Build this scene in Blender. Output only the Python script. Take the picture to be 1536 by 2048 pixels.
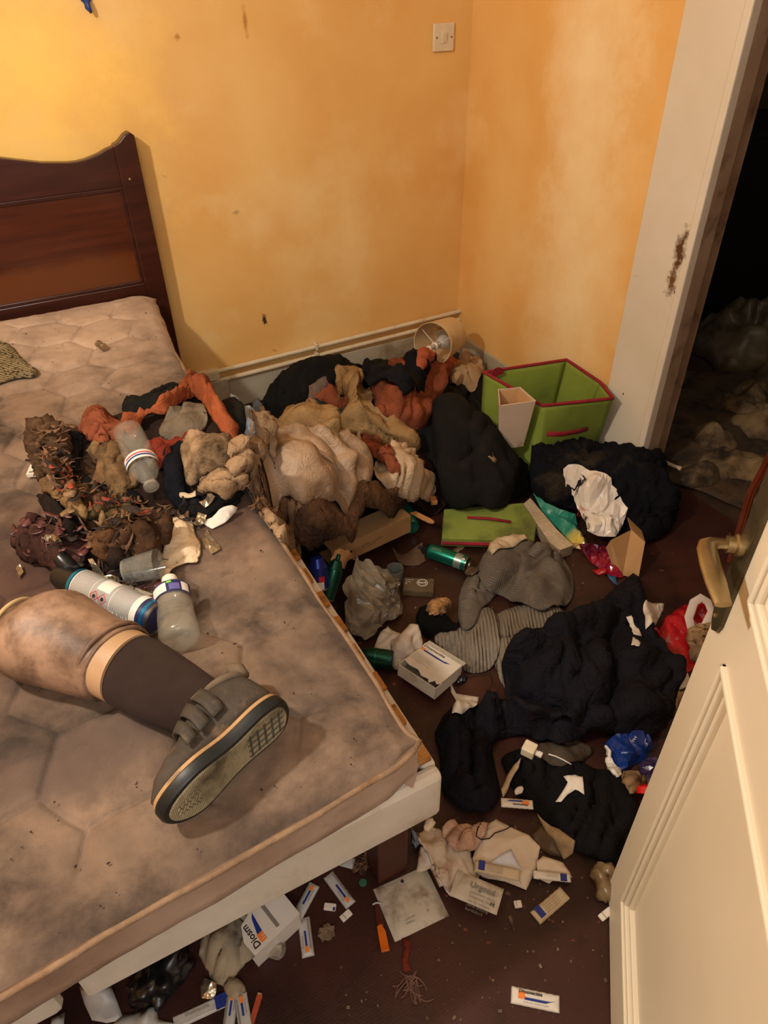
import bpy, bmesh, math, random
import numpy as np
from mathutils import Vector, Matrix
from mathutils.geometry import delaunay_2d_cdt
for o in list(bpy.data.objects): bpy.data.objects.remove(o)
SC = bpy.context.scene; COL = SC.collection
R = math.radians; rnd = random.Random(7)

# ------------------------------------------------------------------ camera
FPX = 1420.0; EYE = np.array([0.0, 0.0, 1.38])
def cam_basis():
    down = np.array([803-768, 2830-1024, FPX]); down /= np.linalg.norm(down)
    f = np.array([0, 0, 1.]); fh = f-down*f.dot(down); fh /= np.linalg.norm(fh)
    right = np.cross(down, fh); a = R(27.2)
    return np.stack([math.sin(a)*fh+math.cos(a)*right, math.cos(a)*fh-math.sin(a)*right, -down])
RM = cam_basis()
cd = bpy.data.cameras.new('camera'); cam = bpy.data.objects.new('camera', cd); COL.objects.link(cam)
cd.sensor_fit = 'VERTICAL'; cd.sensor_height = 36; cd.lens = FPX/2048*36; cd.clip_start = 0.02
m = np.eye(4); m[:3, 0] = RM@np.array([1, 0, 0]); m[:3, 1] = RM@np.array([0, -1, 0]); m[:3, 2] = RM@np.array([0, 0, -1]); m[:3, 3] = EYE
cam.matrix_world = Matrix(m.tolist()); SC.camera = cam

# ------------------------------------------------------------------ world, lamps, exposure
SC.view_settings.view_transform = 'Standard'; SC.view_settings.look = 'None'
SC.view_settings.exposure = 0.0; SC.view_settings.gamma = 1.0; SC.view_settings.use_curve_mapping = False
W = bpy.data.worlds.new('world'); SC.world = W; W.use_nodes = True
W.node_tree.nodes['Background'].inputs[0].default_value = (0.75, 0.85, 1.0, 1); W.node_tree.nodes['Background'].inputs[1].default_value = 0.10
def lamp(name, kind, loc, energy, col, size, rot=None):
    l = bpy.data.lights.new(name, kind); l.energy = energy; l.color = col
    if kind == 'AREA': l.shape = 'RECTANGLE'; l.size = size[0]; l.size_y = size[1]
    else: l.shadow_soft_size = size
    o = bpy.data.objects.new(name, l); COL.objects.link(o); o.location = loc
    if rot: o.rotation_euler = rot
    return o
lamp('bedside_bulb', 'POINT', (-0.66, 0.82, 1.95), 98, (1.0, 0.90, 0.77), 0.045)
lamp('entry_fill', 'AREA', (-0.25, -0.75, 1.75), 19.0, (0.86, 0.93, 1.0), (0.7, 0.9), (R(68), 0, R(-12)))  # soft cool fill added at the entry doorway behind the camera

# ------------------------------------------------------------------ pixel -> world
def ray(x, y): return RM@np.array([x-768, y-1024, FPX])
def PZ(x, y, z):
    r = ray(x, y); return EYE+(z-EYE[2])/r[2]*r
def PY(x, y, Y):
    r = ray(x, y); return EYE+(Y-EYE[1])/r[1]*r
def PX(x, y, X):
    r = ray(x, y); return EYE+(X-EYE[0])/r[0]*r

# ------------------------------------------------------------------ numpy noise
_pr = np.random.RandomState(3); _perm = np.concatenate([_pr.permutation(256)]*3)
_g = _pr.randn(256, 3); _g /= np.linalg.norm(_g, axis=1)[:, None]
def noise(x, y, z=0.0):
    x, y, z = np.broadcast_arrays(np.asarray(x, float), np.asarray(y, float), np.asarray(z, float))
    xi = np.floor(x).astype(int); yi = np.floor(y).astype(int); zi = np.floor(z).astype(int)
    xf, yf, zf = x-xi, y-yi, z-zi
    u, v, w = [t*t*t*(t*(t*6-15)+10) for t in (xf, yf, zf)]
    def g(i, j, k):
        h = _perm[(_perm[(_perm[(xi+i) & 255]+yi+j) & 255]+zi+k) & 255]
        gr = _g[h]; return gr[..., 0]*(xf-i)+gr[..., 1]*(yf-j)+gr[..., 2]*(zf-k)
    L = lambda a, b, t: a+(b-a)*t
    return 1.5*L(L(L(g(0, 0, 0), g(1, 0, 0), u), L(g(0, 1, 0), g(1, 1, 0), u), v),
             L(L(g(0, 0, 1), g(1, 0, 1), u), L(g(0, 1, 1), g(1, 1, 1), u), v), w)
def fbm(x, y, z=0.0, o=3):
    s = 0; a = 1.
    for i in range(o): s = s+a*noise(x*2**i, y*2**i, z+i*7.3); a *= .5
    return s

# ------------------------------------------------------------------ terrain raster (top of everything soft laid so far)
ZM = 0.54; GR = 0.004; GX0, GY0 = -0.9, 0.0; NX, NY = 700, 615
gx = GX0+GR*np.arange(NX); gy = GY0+GR*np.arange(NY); GXX, GYY = np.meshgrid(gx, gy)
def bed_right(y): return np.interp(y, [.45, .6, 1.12, 1.9, 2.25, 2.36], [.285, .292, .283, .325, .362, .345])
def bed_front(x): return np.interp(x, [-1.05, -.236, .289], [.37, .442, .478])
BEDM = (GXX < bed_right(GYY)) & (GYY > bed_front(GXX)) & (GYY < 2.34)
T = np.where(BEDM, ZM, 0.0); T = np.where((~BEDM) & (GXX < .343) & (GYY > .485) & (GYY < 2.3), .43, T)
def bump(cx, cy, h, rx, ry, rot=0, base=0.0):
    c, s = math.cos(R(rot)), math.sin(R(rot)); dx, dy = GXX-cx, GYY-cy
    u = (dx*c+dy*s)/rx; v = (-dx*s+dy*c)/ry
    return base+h*np.clip(1-u*u-v*v, 0, 1)**.75
def blur(a, k):
    if k < 1: return a
    for ax in (0, 1):
        p = np.pad(a, [(k, k) if i == ax else (0, 0) for i in (0, 1)], mode='edge'); c = np.cumsum(p, axis=ax)
        c = np.concatenate([np.zeros_like(np.take(c, [0], axis=ax)), c], axis=ax)
        n = a.shape[ax]; a = (np.take(c, np.arange(2*k+1, 2*k+1+n), axis=ax)-np.take(c, np.arange(n), axis=ax))/(2*k+1)
    return a
def samp(A, x, y):
    fx = np.clip((np.asarray(x, float)-GX0)/GR, 0, NX-1.001); fy = np.clip((np.asarray(y, float)-GY0)/GR, 0, NY-1.001)
    i = fx.astype(int); j = fy.astype(int); a = fx-i; b = fy-j
    return (A[j, i]*(1-a)+A[j, i+1]*a)*(1-b)+(A[j+1, i]*(1-a)+A[j+1, i+1]*a)*b
def hit(px, py, lift=0.0):
    r = ray(px, py); zs = np.arange(1.0, -0.003, -0.002)
    t = (zs-EYE[2])/r[2]; X = EYE[0]+t*r[0]; Y = EYE[1]+t*r[1]
    k = np.argmax(samp(T, X, Y)+lift >= zs-1e-6) if np.any(samp(T, X, Y)+lift >= zs-1e-6) else len(zs)-1
    return np.array([X[k], Y[k], max(zs[k], 0.0)])
def Tz(x, y): return float(samp(T, x, y))

# ------------------------------------------------------------------ materials
def s2l(c):
    c = c/255.0; return c/12.92 if c <= .04045 else ((c+.055)/1.055)**2.4
def C(h, k=1.0):
    if isinstance(h, str): h = tuple(int(h[i:i+2], 16) for i in (0, 2, 4))
    return tuple(min(1, s2l(v)*k) for v in h)+(1,)
MATS = {}
def mat(name, col, col2=None, scale=8, rough=.8, stain=None, samt=.5, sscale=5, bump=.15, bscale=120, metal=0, alpha=1, trans=0,
        weave=0, wscale=300, wdir='X', sheen=0, grain=None, coat=0, spec=.4, crumple=0, crs=30, spots=None, rot=0, masks=(), wr=0, wrs=26):
    """procedural material: two-tone noise, an optional stain layer, spots, weave and fine relief"""
    if name in MATS: return MATS[name]
    M = bpy.data.materials.new(name); M.use_nodes = True; nt = M.node_tree; N = nt.nodes; L = nt.links
    b = N['Principled BSDF']; b.inputs['Roughness'].default_value = rough; b.inputs['Metallic'].default_value = metal
    b.inputs['Specular IOR Level'].default_value = spec
    if sheen: b.inputs['Sheen Weight'].default_value = sheen
    if coat: b.inputs['Coat Weight'].default_value = coat; b.inputs['Coat Roughness'].default_value = .12
    if alpha < 1: b.inputs['Alpha'].default_value = alpha
    if trans: b.inputs['Transmission Weight'].default_value = trans
    tc = N.new('ShaderNodeTexCoord'); mp = N.new('ShaderNodeMapping'); L.new(tc.outputs['Object'], mp.inputs[0])
    mp.inputs['Rotation'].default_value = (0, 0, R(rot))
    if grain: mp.inputs['Scale'].default_value = grain
    def nz(sc, det=6, dist=0, ro=.6):
        n = N.new('ShaderNodeTexNoise'); n.inputs['Scale'].default_value = sc; n.inputs['Detail'].default_value = det
        n.inputs['Roughness'].default_value = ro; n.inputs['Distortion'].default_value = dist; L.new(mp.outputs[0], n.inputs['Vector']); return n
    def ramp(src, a, bb):
        r = N.new('ShaderNodeMapRange'); r.inputs['From Min'].default_value = a; r.inputs['From Max'].default_value = bb; L.new(src, r.inputs['Value']); return r.outputs[0]
    def mix(f, c1, c2):
        x = N.new('ShaderNodeMix'); x.data_type = 'RGBA'
        for i, v in ((0, f), (6, c1), (7, c2)):
            if hasattr(v, 'links'): L.new(v, x.inputs[i])
            else: x.inputs[i].default_value = v
        return x.outputs[2]
    base = C(col)
    if col2: base = mix(ramp(nz(scale, 6, .15).outputs[0], .36, .66), C(col), C(col2))
    if stain: base = mix(ramp(nz(sscale, 8, .15, .65).outputs[0], .62-.3*samt, .78-.25*samt), base, C(stain))
    if spots:
        n = nz(spots[1], 2, .2); base = mix(ramp(n.outputs[0], spots[2], spots[2]+.03), base, C(spots[0]))
    for c_, r_, cl, lo, hi, ns in masks:      # localised stains and tone patches: centre, radii, colour, full inside lo, gone beyond hi, noise scale
        mq = N.new('ShaderNodeVectorMath'); mq.operation = 'SUBTRACT'; mq.inputs[1].default_value = c_; L.new(tc.outputs['Object'], mq.inputs[0])
        md = N.new('ShaderNodeVectorMath'); md.operation = 'DIVIDE'; md.inputs[1].default_value = r_; L.new(mq.outputs[0], md.inputs[0])
        ml = N.new('ShaderNodeVectorMath'); ml.operation = 'LENGTH'; L.new(md.outputs[0], ml.inputs[0])
        nn = N.new('ShaderNodeTexNoise'); nn.inputs['Scale'].default_value = ns; nn.inputs['Detail'].default_value = 6; nn.inputs['Roughness'].default_value = .65; L.new(tc.outputs['Object'], nn.inputs['Vector'])
        ma = N.new('ShaderNodeMath'); ma.operation = 'MULTIPLY_ADD'; ma.inputs[1].default_value = 2.4; L.new(nn.outputs[0], ma.inputs[0]); L.new(ml.outputs['Value'], ma.inputs[2])
        base = mix(ramp(ma.outputs[0], hi+1.2, lo+1.2), base, C(cl))
    if hasattr(base, 'links'): L.new(base, b.inputs['Base Color'])
    else: b.inputs['Base Color'].default_value = base
    h = None
    def addh(src, k):
        nonlocal h
        mu = N.new('ShaderNodeMath'); mu.operation = 'MULTIPLY'; mu.inputs[1].default_value = k; L.new(src, mu.inputs[0])
        if h is None: h = mu.outputs[0]
        else:
            ad = N.new('ShaderNodeMath'); L.new(h, ad.inputs[0]); L.new(mu.outputs[0], ad.inputs[1]); h = ad.outputs[0]
    if bump: addh(nz(bscale, 4).outputs[0], bump)
    if crumple:
        v = N.new('ShaderNodeTexVoronoi'); v.feature = 'F1'; v.inputs['Scale'].default_value = crs
        d = nz(crs*.5, 3, .3); L.new(mp.outputs[0], v.inputs['Vector']); addh(v.outputs[0], crumple); addh(d.outputs[0], crumple*1.5)
    if wr:      # soft wrinkles: ridged, warped noise
        for kk, (sc_, am) in enumerate(((wrs, 1.0), (wrs*2.3, .45))):
            n = nz(sc_, 2, 1.6, .5); a1 = N.new('ShaderNodeMath'); a1.operation = 'SUBTRACT'; a1.inputs[1].default_value = .5; L.new(n.outputs[0], a1.inputs[0])
            a2 = N.new('ShaderNodeMath'); a2.operation = 'ABSOLUTE'; L.new(a1.outputs[0], a2.inputs[0]); addh(a2.outputs[0], -wr*am*4)
    if weave:
        w = N.new('ShaderNodeTexWave'); w.bands_direction = wdir; w.inputs['Scale'].default_value = wscale; w.inputs['Distortion'].default_value = 1.2
        w.inputs['Detail'].default_value = 1; w.inputs['Detail Scale'].default_value = .6
        L.new(mp.outputs[0], w.inputs['Vector']); addh(w.outputs[0], weave)
    if h is not None:
        bn = N.new('ShaderNodeBump'); bn.inputs['Strength'].default_value = 1.0; bn.inputs['Distance'].default_value = .004
        L.new(h, bn.inputs['Height']); L.new(bn.outputs[0], b.inputs['Normal'])
    MATS[name] = M; return M

# ------------------------------------------------------------------ objects
def tag(o, label=None, cat=None, group=None, kind=None):
    if label: o['label'] = label
    if cat: o['category'] = cat
    if group: o['group'] = group
    if kind: o['kind'] = kind
    return o
def empty(name, M, label=None, cat=None, group=None):
    o = bpy.data.objects.new(name, None); COL.objects.link(o); o.empty_display_size = .05
    o.matrix_world = M if isinstance(M, Matrix) else Matrix.Translation(Vector(M))
    return tag(o, label, cat, group)
class MB:
    def __init__(s): s.v = []; s.f = []
    def add(s, vs, fs, M=None):
        k = len(s.v)
        s.v += [tuple(M@Vector(v)) if M is not None else tuple(v) for v in vs]; s.f += [tuple(i+k for i in f) for f in fs]; return s
    def box(s, x0, x1, y0, y1, z0, z1, M=None):
        vs = [(x, y, z) for z in (z0, z1) for y in (y0, y1) for x in (x0, x1)]
        return s.add(vs, [(0, 2, 3, 1), (4, 5, 7, 6), (0, 1, 5, 4), (2, 6, 7, 3), (0, 4, 6, 2), (1, 3, 7, 5)], M)
    def lathe(s, prof, n=24, M=None, ax='Z', caps=True, sq=None):
        vs = []; fs = []
        for (r, z) in prof:
            for i in range(n):
                a = 2*math.pi*i/n; c, d = r*math.cos(a), r*math.sin(a)
                vs.append((c, d, z) if ax == 'Z' else (z, c, d))
        for j in range(len(prof)-1):
            for i in range(n):
                a, b2 = j*n+i, j*n+(i+1) % n; fs.append((a, b2, b2+n, a+n))
        if caps:
            fs.append(tuple(range(n-1, -1, -1))); fs.append(tuple(range((len(prof)-1)*n, len(prof)*n)))
        return s.add(vs, fs, M)
    def tube(s, path, rad, n=8, M=None, caps=True, flat=1.0):
        P = [Vector(p) for p in path]; rad = rad if hasattr(rad, '__len__') else [rad]*len(P); vs = []; fs = []
        up = Vector((0, 0, 1)); prev = None
        for i, p in enumerate(P):
            t = (P[min(i+1, len(P)-1)]-P[max(i-1, 0)]).normalized()
            if prev is None: a = t.cross(up) if abs(t.dot(up)) < .95 else t.cross(Vector((1, 0, 0)))
            else: a = prev-t*prev.dot(t)
            a.normalize(); prev = a; b2 = t.cross(a)
            for k in range(n):
                an = 2*math.pi*k/n; vs.append(p+a*rad[i]*math.cos(an)+b2*rad[i]*flat*math.sin(an))
        for j in range(len(P)-1):
            for i in range(n):
                a, b2 = j*n+i, j*n+(i+1) % n; fs.append((a, b2, b2+n, a+n))
        if caps: fs.append(tuple(range(n-1, -1, -1))); fs.append(tuple(range((len(P)-1)*n, len(P)*n)))
        return s.add(vs, fs, M)
    def prism(s, pts, z0, z1, M=None):
        n = len(pts); vs = [(x, y, z0) for x, y in pts]+[(x, y, z1) for x, y in pts]
        return s.add(vs, [tuple(range(n-1, -1, -1)), tuple(range(n, 2*n))]+[(i, (i+1) % n, n+(i+1) % n, n+i) for i in range(n)], M)
    def sheet(s, f, nu, nv, M=None):
        vs = [f(i/nu, j/nv) for j in range(nv+1) for i in range(nu+1)]
        return s.add(vs, [(j*(nu+1)+i, j*(nu+1)+i+1, (j+1)*(nu+1)+i+1, (j+1)*(nu+1)+i) for j in range(nv) for i in range(nu)], M)
    def build(s, name, m, parent=None, smooth=False, bevel=0, solid=0, sub=0, fixn=True):
        me = bpy.data.meshes.new(name); me.from_pydata(s.v, [], s.f)
        if fixn:
            bm = bmesh.new(); bm.from_mesh(me); bmesh.ops.recalc_face_normals(bm, faces=bm.faces); bm.to_mesh(me); bm.free()
        me.materials.append(m); o = bpy.data.objects.new(name, me); COL.objects.link(o)
        if parent: o.parent = parent
        if smooth:
            me.polygons.foreach_set('use_smooth', [True]*len(me.polygons))
            if smooth == 'auto': me.set_sharp_from_angle(angle=R(38))
        if sub: q = o.modifiers.new('s', 'SUBSURF'); q.levels = q.render_levels = sub
        if solid: q = o.modifiers.new('t', 'SOLIDIFY'); q.thickness = solid; q.offset = 0
        if bevel: q = o.modifiers.new('b', 'BEVEL'); q.width = bevel; q.segments = 2; q.limit_method = 'ANGLE'; q.angle_limit = R(40)
        return o
def text_part(s, size, m, parent, M, name='print', align='LEFT', bold=0.0):
    cu = bpy.data.curves.new('t', 'FONT'); cu.body = s; cu.size = size; cu.align_x = align; cu.offset = bold; cu.resolution_u = 2
    to = bpy.data.objects.new('t', cu); COL.objects.link(to); dg = bpy.context.evaluated_depsgraph_get(); dg.update()
    me = bpy.data.meshes.new_from_object(to.evaluated_get(dg)); bpy.data.objects.remove(to); bpy.data.curves.remove(cu)
    me.transform(M); me.materials.clear(); me.materials.append(m)
    o = bpy.data.objects.new(name, me); COL.objects.link(o); o.parent = parent; return o
def frame(a, b, up=(0, 0, 1)):
    """matrix: origin a, local X towards b"""
    a, b = Vector(a), Vector(b); x = (b-a).normalized(); z = Vector(up); y = z.cross(x).normalized(); z = x.cross(y)
    M = Matrix((x, y, z)).transposed().to_4x4(); M.translation = a; return M

# ------------------------------------------------------------------ soft sheets laid over the terrain
def catmull(P, n=6):
    P = np.asarray(P); out = []; k = len(P)
    for i in range(k):
        a, b, c, d = P[i-1], P[i], P[(i+1) % k], P[(i+2) % k]
        for j in range(n):
            t = j/n; out.append(.5*((2*b)+(-a+c)*t+(2*a-5*b+4*c-d)*t*t+(-a+3*b-3*c+d)*t**3))
    return np.array(out)
def resample(P, d):
    out = []
    for i in range(len(P)):
        a, b = P[i], P[(i+1) % len(P)]; n = max(1, int(round(np.linalg.norm(b-a)/d)))
        for j in range(n): out.append(a+(b-a)*j/n)
    return np.array(out)
def inside(P, x, y):
    r = np.zeros(x.shape, bool); n = len(P)
    for i in range(n):
        x1, y1 = P[i]; x2, y2 = P[(i+1) % n]
        if y1 == y2: continue
        c = ((y1 > y) != (y2 > y)) & (x < (x2-x1)*(y-y1)/(y2-y1)+x1); r ^= c
    return r
def sdist(P, x, y, closed=True):
    d = np.full(x.shape, 9.0); n = len(P)
    for i in range(n if closed else n-1):
        a, b = P[i], P[(i+1) % n]; ab = b-a; l = ab.dot(ab)+1e-12
        t = np.clip(((x-a[0])*ab[0]+(y-a[1])*ab[1])/l, 0, 1)
        d = np.minimum(d, np.hypot(x-a[0]-t*ab[0], y-a[1]-t*ab[1]))
    return d
_cid = [0]
def cloth(name, label, cat, pts, m, puff=.02, w=.05, folds=(), ridges=(), rag=0, res=.008, thick=.003, smooth=True, gap=.003,
          parent=None, group=None, lift=0.0, blurk=3, chop=.35, shade=True, upd=True, edge=0.0, top=False, hug=None):
    """a piece of fabric/paper whose outline is traced, laid over whatever lies below it.
    folds: (kind, amp, wavelength, angle_deg, aniso, warp); ridges: (pts, amp, width)"""
    global T
    _cid[0] += 1; sd = _cid[0]*3.17
    W0 = np.array([hit(x, y, lift)[:2] for x, y in pts])
    W0[:, 1] = np.minimum(W0[:, 1], 2.418); W0[:, 0] = np.where(W0[:, 1] > 1.33, np.minimum(W0[:, 0], 1.60), W0[:, 0])
    out = catmull(W0, 5) if smooth else W0
    out = resample(out, res*1.3)
    if rag:
        c = out.mean(0); s_ = np.cumsum(np.r_[0, np.linalg.norm(np.diff(out, axis=0), axis=1)])
        nn = noise(out[:, 0]/.02, out[:, 1]/.02, sd)*1.0+noise(out[:, 0]/.007, out[:, 1]/.007, sd+5)*.6
        dv = out-c; dv /= np.linalg.norm(dv, axis=1)[:, None]+1e-9; out = out+dv*(nn*rag)[:, None]
    base = np.maximum(T+gap*.6, blur(T, blurk)+gap)
    rw = [(np.array([hit(x, y, lift)[:2] for x, y in p]), a, ww) for p, a, ww in ridges]
    def own(x, y):
        d = sdist(out, x, y); e = np.clip(d/w, 0, 1); e = e*e*(3-2*e); e2 = np.clip(d/(w*.45), 0, 1); e2 = .25+.75*e2
        z = .62*puff*e*(1+.3*noise(x/.09, y/.09, sd+9))
        for k, a, wl, an, ani, wp in folds:
            c_, s_ = math.cos(R(an)), math.sin(R(an))
            xx = x+wp*noise(x/.11, y/.11, sd+1); yy = y+wp*noise(x/.11, y/.11, sd+2)
            u = (xx*s_-yy*c_)/wl; v = (xx*c_+yy*s_)/(wl*ani)      # folds run along angle an
            n = noise(u, v, sd+4)
            if k == 'b':                                        # long gathered folds, two octaves
                f = np.clip(1-np.sqrt(n*n+.0012)*1.9, 0, 1)**1.35; n2 = noise(u*2.2+n*.8, v*1.6+n*.5, sd+6)
                f = 1.15*f+.5*np.clip(1-np.sqrt(n2*n2+.002)*2.0, 0, 1)**1.3*(.35+f)+.10*noise(u*5, v*4.5, sd+8)
            elif k == 'r': f = np.clip(1-np.sqrt(n*n+.0025)*3.2, 0, 1)  # thin ridges
            elif k == 'w': f = .5+.5*np.sin(u*math.pi*2+3*noise(v, u*.3, sd))
            else: f = .6+n
            z = z+a*f*e2
        for p, a, ww in rw:
            q = sdist(p, x, y, False)/ww; z = z+a*np.exp(-q*q)
        return z+edge*(1-e)
    nx0, nx1 = out[:, 0].min(), out[:, 0].max(); ny0, ny1 = out[:, 1].min(), out[:, 1].max()
    ax, ay = np.meshgrid(np.arange(nx0, nx1, res), np.arange(ny0, ny1, res*.87)); ax = ax+(np.arange(ax.shape[0]) % 2)[:, None]*res*.5
    ax, ay = ax.ravel(), ay.ravel(); k = inside(out, ax, ay); ax, ay = ax[k], ay[k]
    k = sdist(out, ax, ay) > res*.55; ax, ay = ax[k], ay[k]
    allp = np.vstack([out, np.c_[ax, ay]]); nb = len(out)
    r_ = delaunay_2d_cdt([Vector(p) for p in allp], [], [list(range(nb))], 1, 1e-7)
    vs = np.array([(v[0], v[1]) for v in r_[0]]); x, y = vs[:, 0], vs[:, 1]
    def full(x, y): return samp(base, x, y)+np.maximum(own(x, y), 0)
    ow = np.maximum(own(x, y), 0); B2 = blur(T, 7); e = .012; sl = [(samp(B2, x+e*(1-i), y+e*i)-samp(B2, x-e*(1-i), y-e*i))/(2*e) for i in (0, 1)]
    sm = np.hypot(*sl)+1e-9; sc_ = np.minimum(sm, 1.3)/sm; nxx, nyy = -sl[0]*sc_, -sl[1]*sc_; nl = np.sqrt(nxx**2+nyy**2+1); z = samp(base, x, y)+ow/nl; x0_, y0_ = x, y; x = x+ow*nxx/nl*.9; y = y+ow*nyy/nl*.9
    if chop:
        e = .003; gxx = (own(x0_+e, y0_)-own(x0_-e, y0_))/(2*e); gyy = (own(x0_, y0_+e)-own(x0_, y0_-e))/(2*e)
        gl = np.hypot(gxx, gyy)+1e-9; s_ = np.minimum(gl, 1.5)/gl*chop*.012; x = x-gxx*s_; y = y-gyy*s_
    y = np.minimum(y, 2.424); x = np.where(y > 1.34, np.minimum(x, 1.612), x)
    me = bpy.data.meshes.new(name); me.from_pydata(np.c_[x, y, z].tolist(), [], [tuple(f) for f in r_[2]])
    bm = bmesh.new(); bm.from_mesh(me); bmesh.ops.recalc_face_normals(bm, faces=bm.faces)
    if bm.faces and sum(f.normal.z for f in bm.faces) < 0: bmesh.ops.reverse_faces(bm, faces=bm.faces)
    bm.to_mesh(me); bm.free()
    me.materials.append(m)
    if shade: me.polygons.foreach_set('use_smooth', [True]*len(me.polygons))
    o = bpy.data.objects.new(name, me); COL.objects.link(o)
    if parent: o.parent = parent
    q = o.modifiers.new('t', 'SOLIDIFY'); q.thickness = thick; q.offset = -1
    tag(o, label, cat, group)
    if upd:
        i0, i1 = max(0, int((nx0-GX0)/GR)), min(NX, int((nx1-GX0)/GR)+2); j0, j1 = max(0, int((ny0-GY0)/GR)), min(NY, int((ny1-GY0)/GR)+2)
        sx, sy = GXX[j0:j1, i0:i1], GYY[j0:j1, i0:i1]; ins = inside(out, sx.ravel(), sy.ravel()).reshape(sx.shape)
        if ins.any():
            zz = samp(base, sx[ins], sy[ins])+np.maximum(own(sx[ins], sy[ins]), 0)
            T = T.copy(); sub = T[j0:j1, i0:i1]; sub[ins] = np.maximum(sub[ins], zz)
            T0_ = T.copy(); ci = np.round((x-GX0)/GR).astype(int); cj = np.round((y-GY0)/GR).astype(int)
            for di in (-1, 0, 1):
                for dj in (-1, 0, 1):
                    a_, b_ = ci+di, cj+dj; ok = (a_ >= 0) & (a_ < NX) & (b_ >= 0) & (b_ < NY); np.maximum.at(T, (b_[ok], a_[ok]), np.minimum(z[ok], T0_[b_[ok], a_[ok]]+.014))
    return o
def paper(name, label, cat, pts, m, curl=.004, **k):
    k.setdefault('folds', (('b', curl, .05, rnd.uniform(0, 180), 2.0, .02),)); k.setdefault('puff', .002); k.setdefault('w', .03)
    k.setdefault('res', .006); k.setdefault('thick', .0008); k.setdefault('smooth', False); k.setdefault('chop', 0); k.setdefault('gap', .002)
    return cloth(name, label, cat, pts, m, **k)
def wad(name, label, cat, px, py, rx, ry, rz, rot, m, amp=.35, fr=2.2, seed=0, sub=4, group=None, parent=None, flat=True, lift=.0, solid=0):
    """a crumpled lump: a sphere creased by ridged noise, sitting on what lies below"""
    p = hit(px, py, rz*.6); me = bpy.data.meshes.new(name); bm = bmesh.new(); bmesh.ops.create_icosphere(bm, subdivisions=sub, radius=1)
    V = np.array([v.co[:] for v in bm.verts]); n1 = noise(V[:, 0]*fr, V[:, 1]*fr, V[:, 2]*fr+seed*5.1); n2 = noise(V[:, 0]*fr*2.3+4, V[:, 1]*fr*2.3, V[:, 2]*fr*2.3+seed)
    d = 1+amp*(np.abs(n1)*2-.5)+amp*.5*(np.abs(n2)*2-.4); V = V*d[:, None]
    for v, q in zip(bm.verts, V): v.co = (q[0]*rx, q[1]*ry, max(q[2], -.55)*rz)
    bm.to_mesh(me); bm.free(); me.materials.append(m)
    if not flat: me.polygons.foreach_set('use_smooth', [True]*len(me.polygons))
    o = bpy.data.objects.new(name, me); COL.objects.link(o)
    o.location = (p[0], p[1], Tz(p[0], p[1])+rz*.55+lift); o.rotation_euler = (0, 0, R(rot))
    if parent: o.parent = parent
    return tag(o, label, cat, group)
def shreds(name, label, cat, pts, n, l0, l1, w0, m, lift=.012, seed=1, curl=.5):
    g = random.Random(seed); W0 = np.array([hit(x, y)[:2] for x, y in pts]); b0 = W0.min(0); b1 = W0.max(0); mb = MB(); k = 0
    while k < n:
        x, y = g.uniform(b0[0], b1[0]), g.uniform(b0[1], b1[1])
        if not inside(W0, np.array([x]), np.array([y]))[0]: continue
        k += 1; L = g.uniform(l0, l1); w = w0*g.choice((.3, .5, .8, 1.2, 2.2)); a = g.uniform(0, 6.28); z = Tz(x, y)+g.uniform(.001, lift); cv = g.uniform(-curl, curl); tilt = g.uniform(-.5, .5)
        vs = []; ns = 4
        for i in range(ns+1):
            t = i/ns; s_ = (t-.5)*L; an = a+cv*(t-.5)*3; ww = w*(.25+math.sin(math.pi*(t*.8+.1)))*(.7+.5*g.random())
            cx, cy = x+s_*math.cos(an), y+s_*math.sin(an); nx_, ny_ = -math.sin(an), math.cos(an); zz = z+.35*L*(t-.5)**2+tilt*s_*.4
            zz = max(zz, Tz(cx, cy)+.0005)
            vs += [(cx-nx_*ww, cy-ny_*ww, zz), (cx, cy, zz+ww*.25), (cx+nx_*ww, cy+ny_*ww, zz+tilt*ww)]
        fs = [(i*3+j, i*3+j+1, i*3+j+4, i*3+j+3) for i in range(ns) for j in (0, 1)]
        mb.add(vs, fs)
    o = mb.build(name, m, smooth=True, fixn=False); q = o.modifiers.new('t', 'SOLIDIFY'); q.thickness = .0008
    return tag(o, label, cat, kind='stuff')

# ================================================================== STRUCTURE
def pv(p): return tuple(float(v) for v in p)
YW, XW = 2.44, 1.626
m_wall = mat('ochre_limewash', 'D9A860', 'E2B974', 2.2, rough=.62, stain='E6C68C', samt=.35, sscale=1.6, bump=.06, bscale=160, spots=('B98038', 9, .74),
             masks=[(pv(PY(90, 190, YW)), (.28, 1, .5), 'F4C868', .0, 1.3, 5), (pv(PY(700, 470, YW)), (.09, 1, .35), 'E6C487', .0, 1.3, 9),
                    (pv(PY(530, 640, YW)), (.014, 1, .026), '3A2A1C', .35, .8, 60), (pv(PY(470, 425, YW)), (.02, 1, .01), 'A8925F', .1, .9, 40),
                    (pv(PY(355, 75, YW)), (.012, 1, .012), 'A97833', .1, .9, 50), (pv(PY(490, 40, YW)), (.01, 1, .05), 'A97833', .1, .9, 50)])
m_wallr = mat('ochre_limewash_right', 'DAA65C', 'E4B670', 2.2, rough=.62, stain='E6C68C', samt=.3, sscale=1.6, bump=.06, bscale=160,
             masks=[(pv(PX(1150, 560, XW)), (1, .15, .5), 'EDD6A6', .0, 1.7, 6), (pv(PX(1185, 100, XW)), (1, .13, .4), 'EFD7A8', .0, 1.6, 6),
                    (pv(PX(1000, 420, XW)), (1, .12, .5), 'E4BC78', .0, 1.3, 7)])
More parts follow.
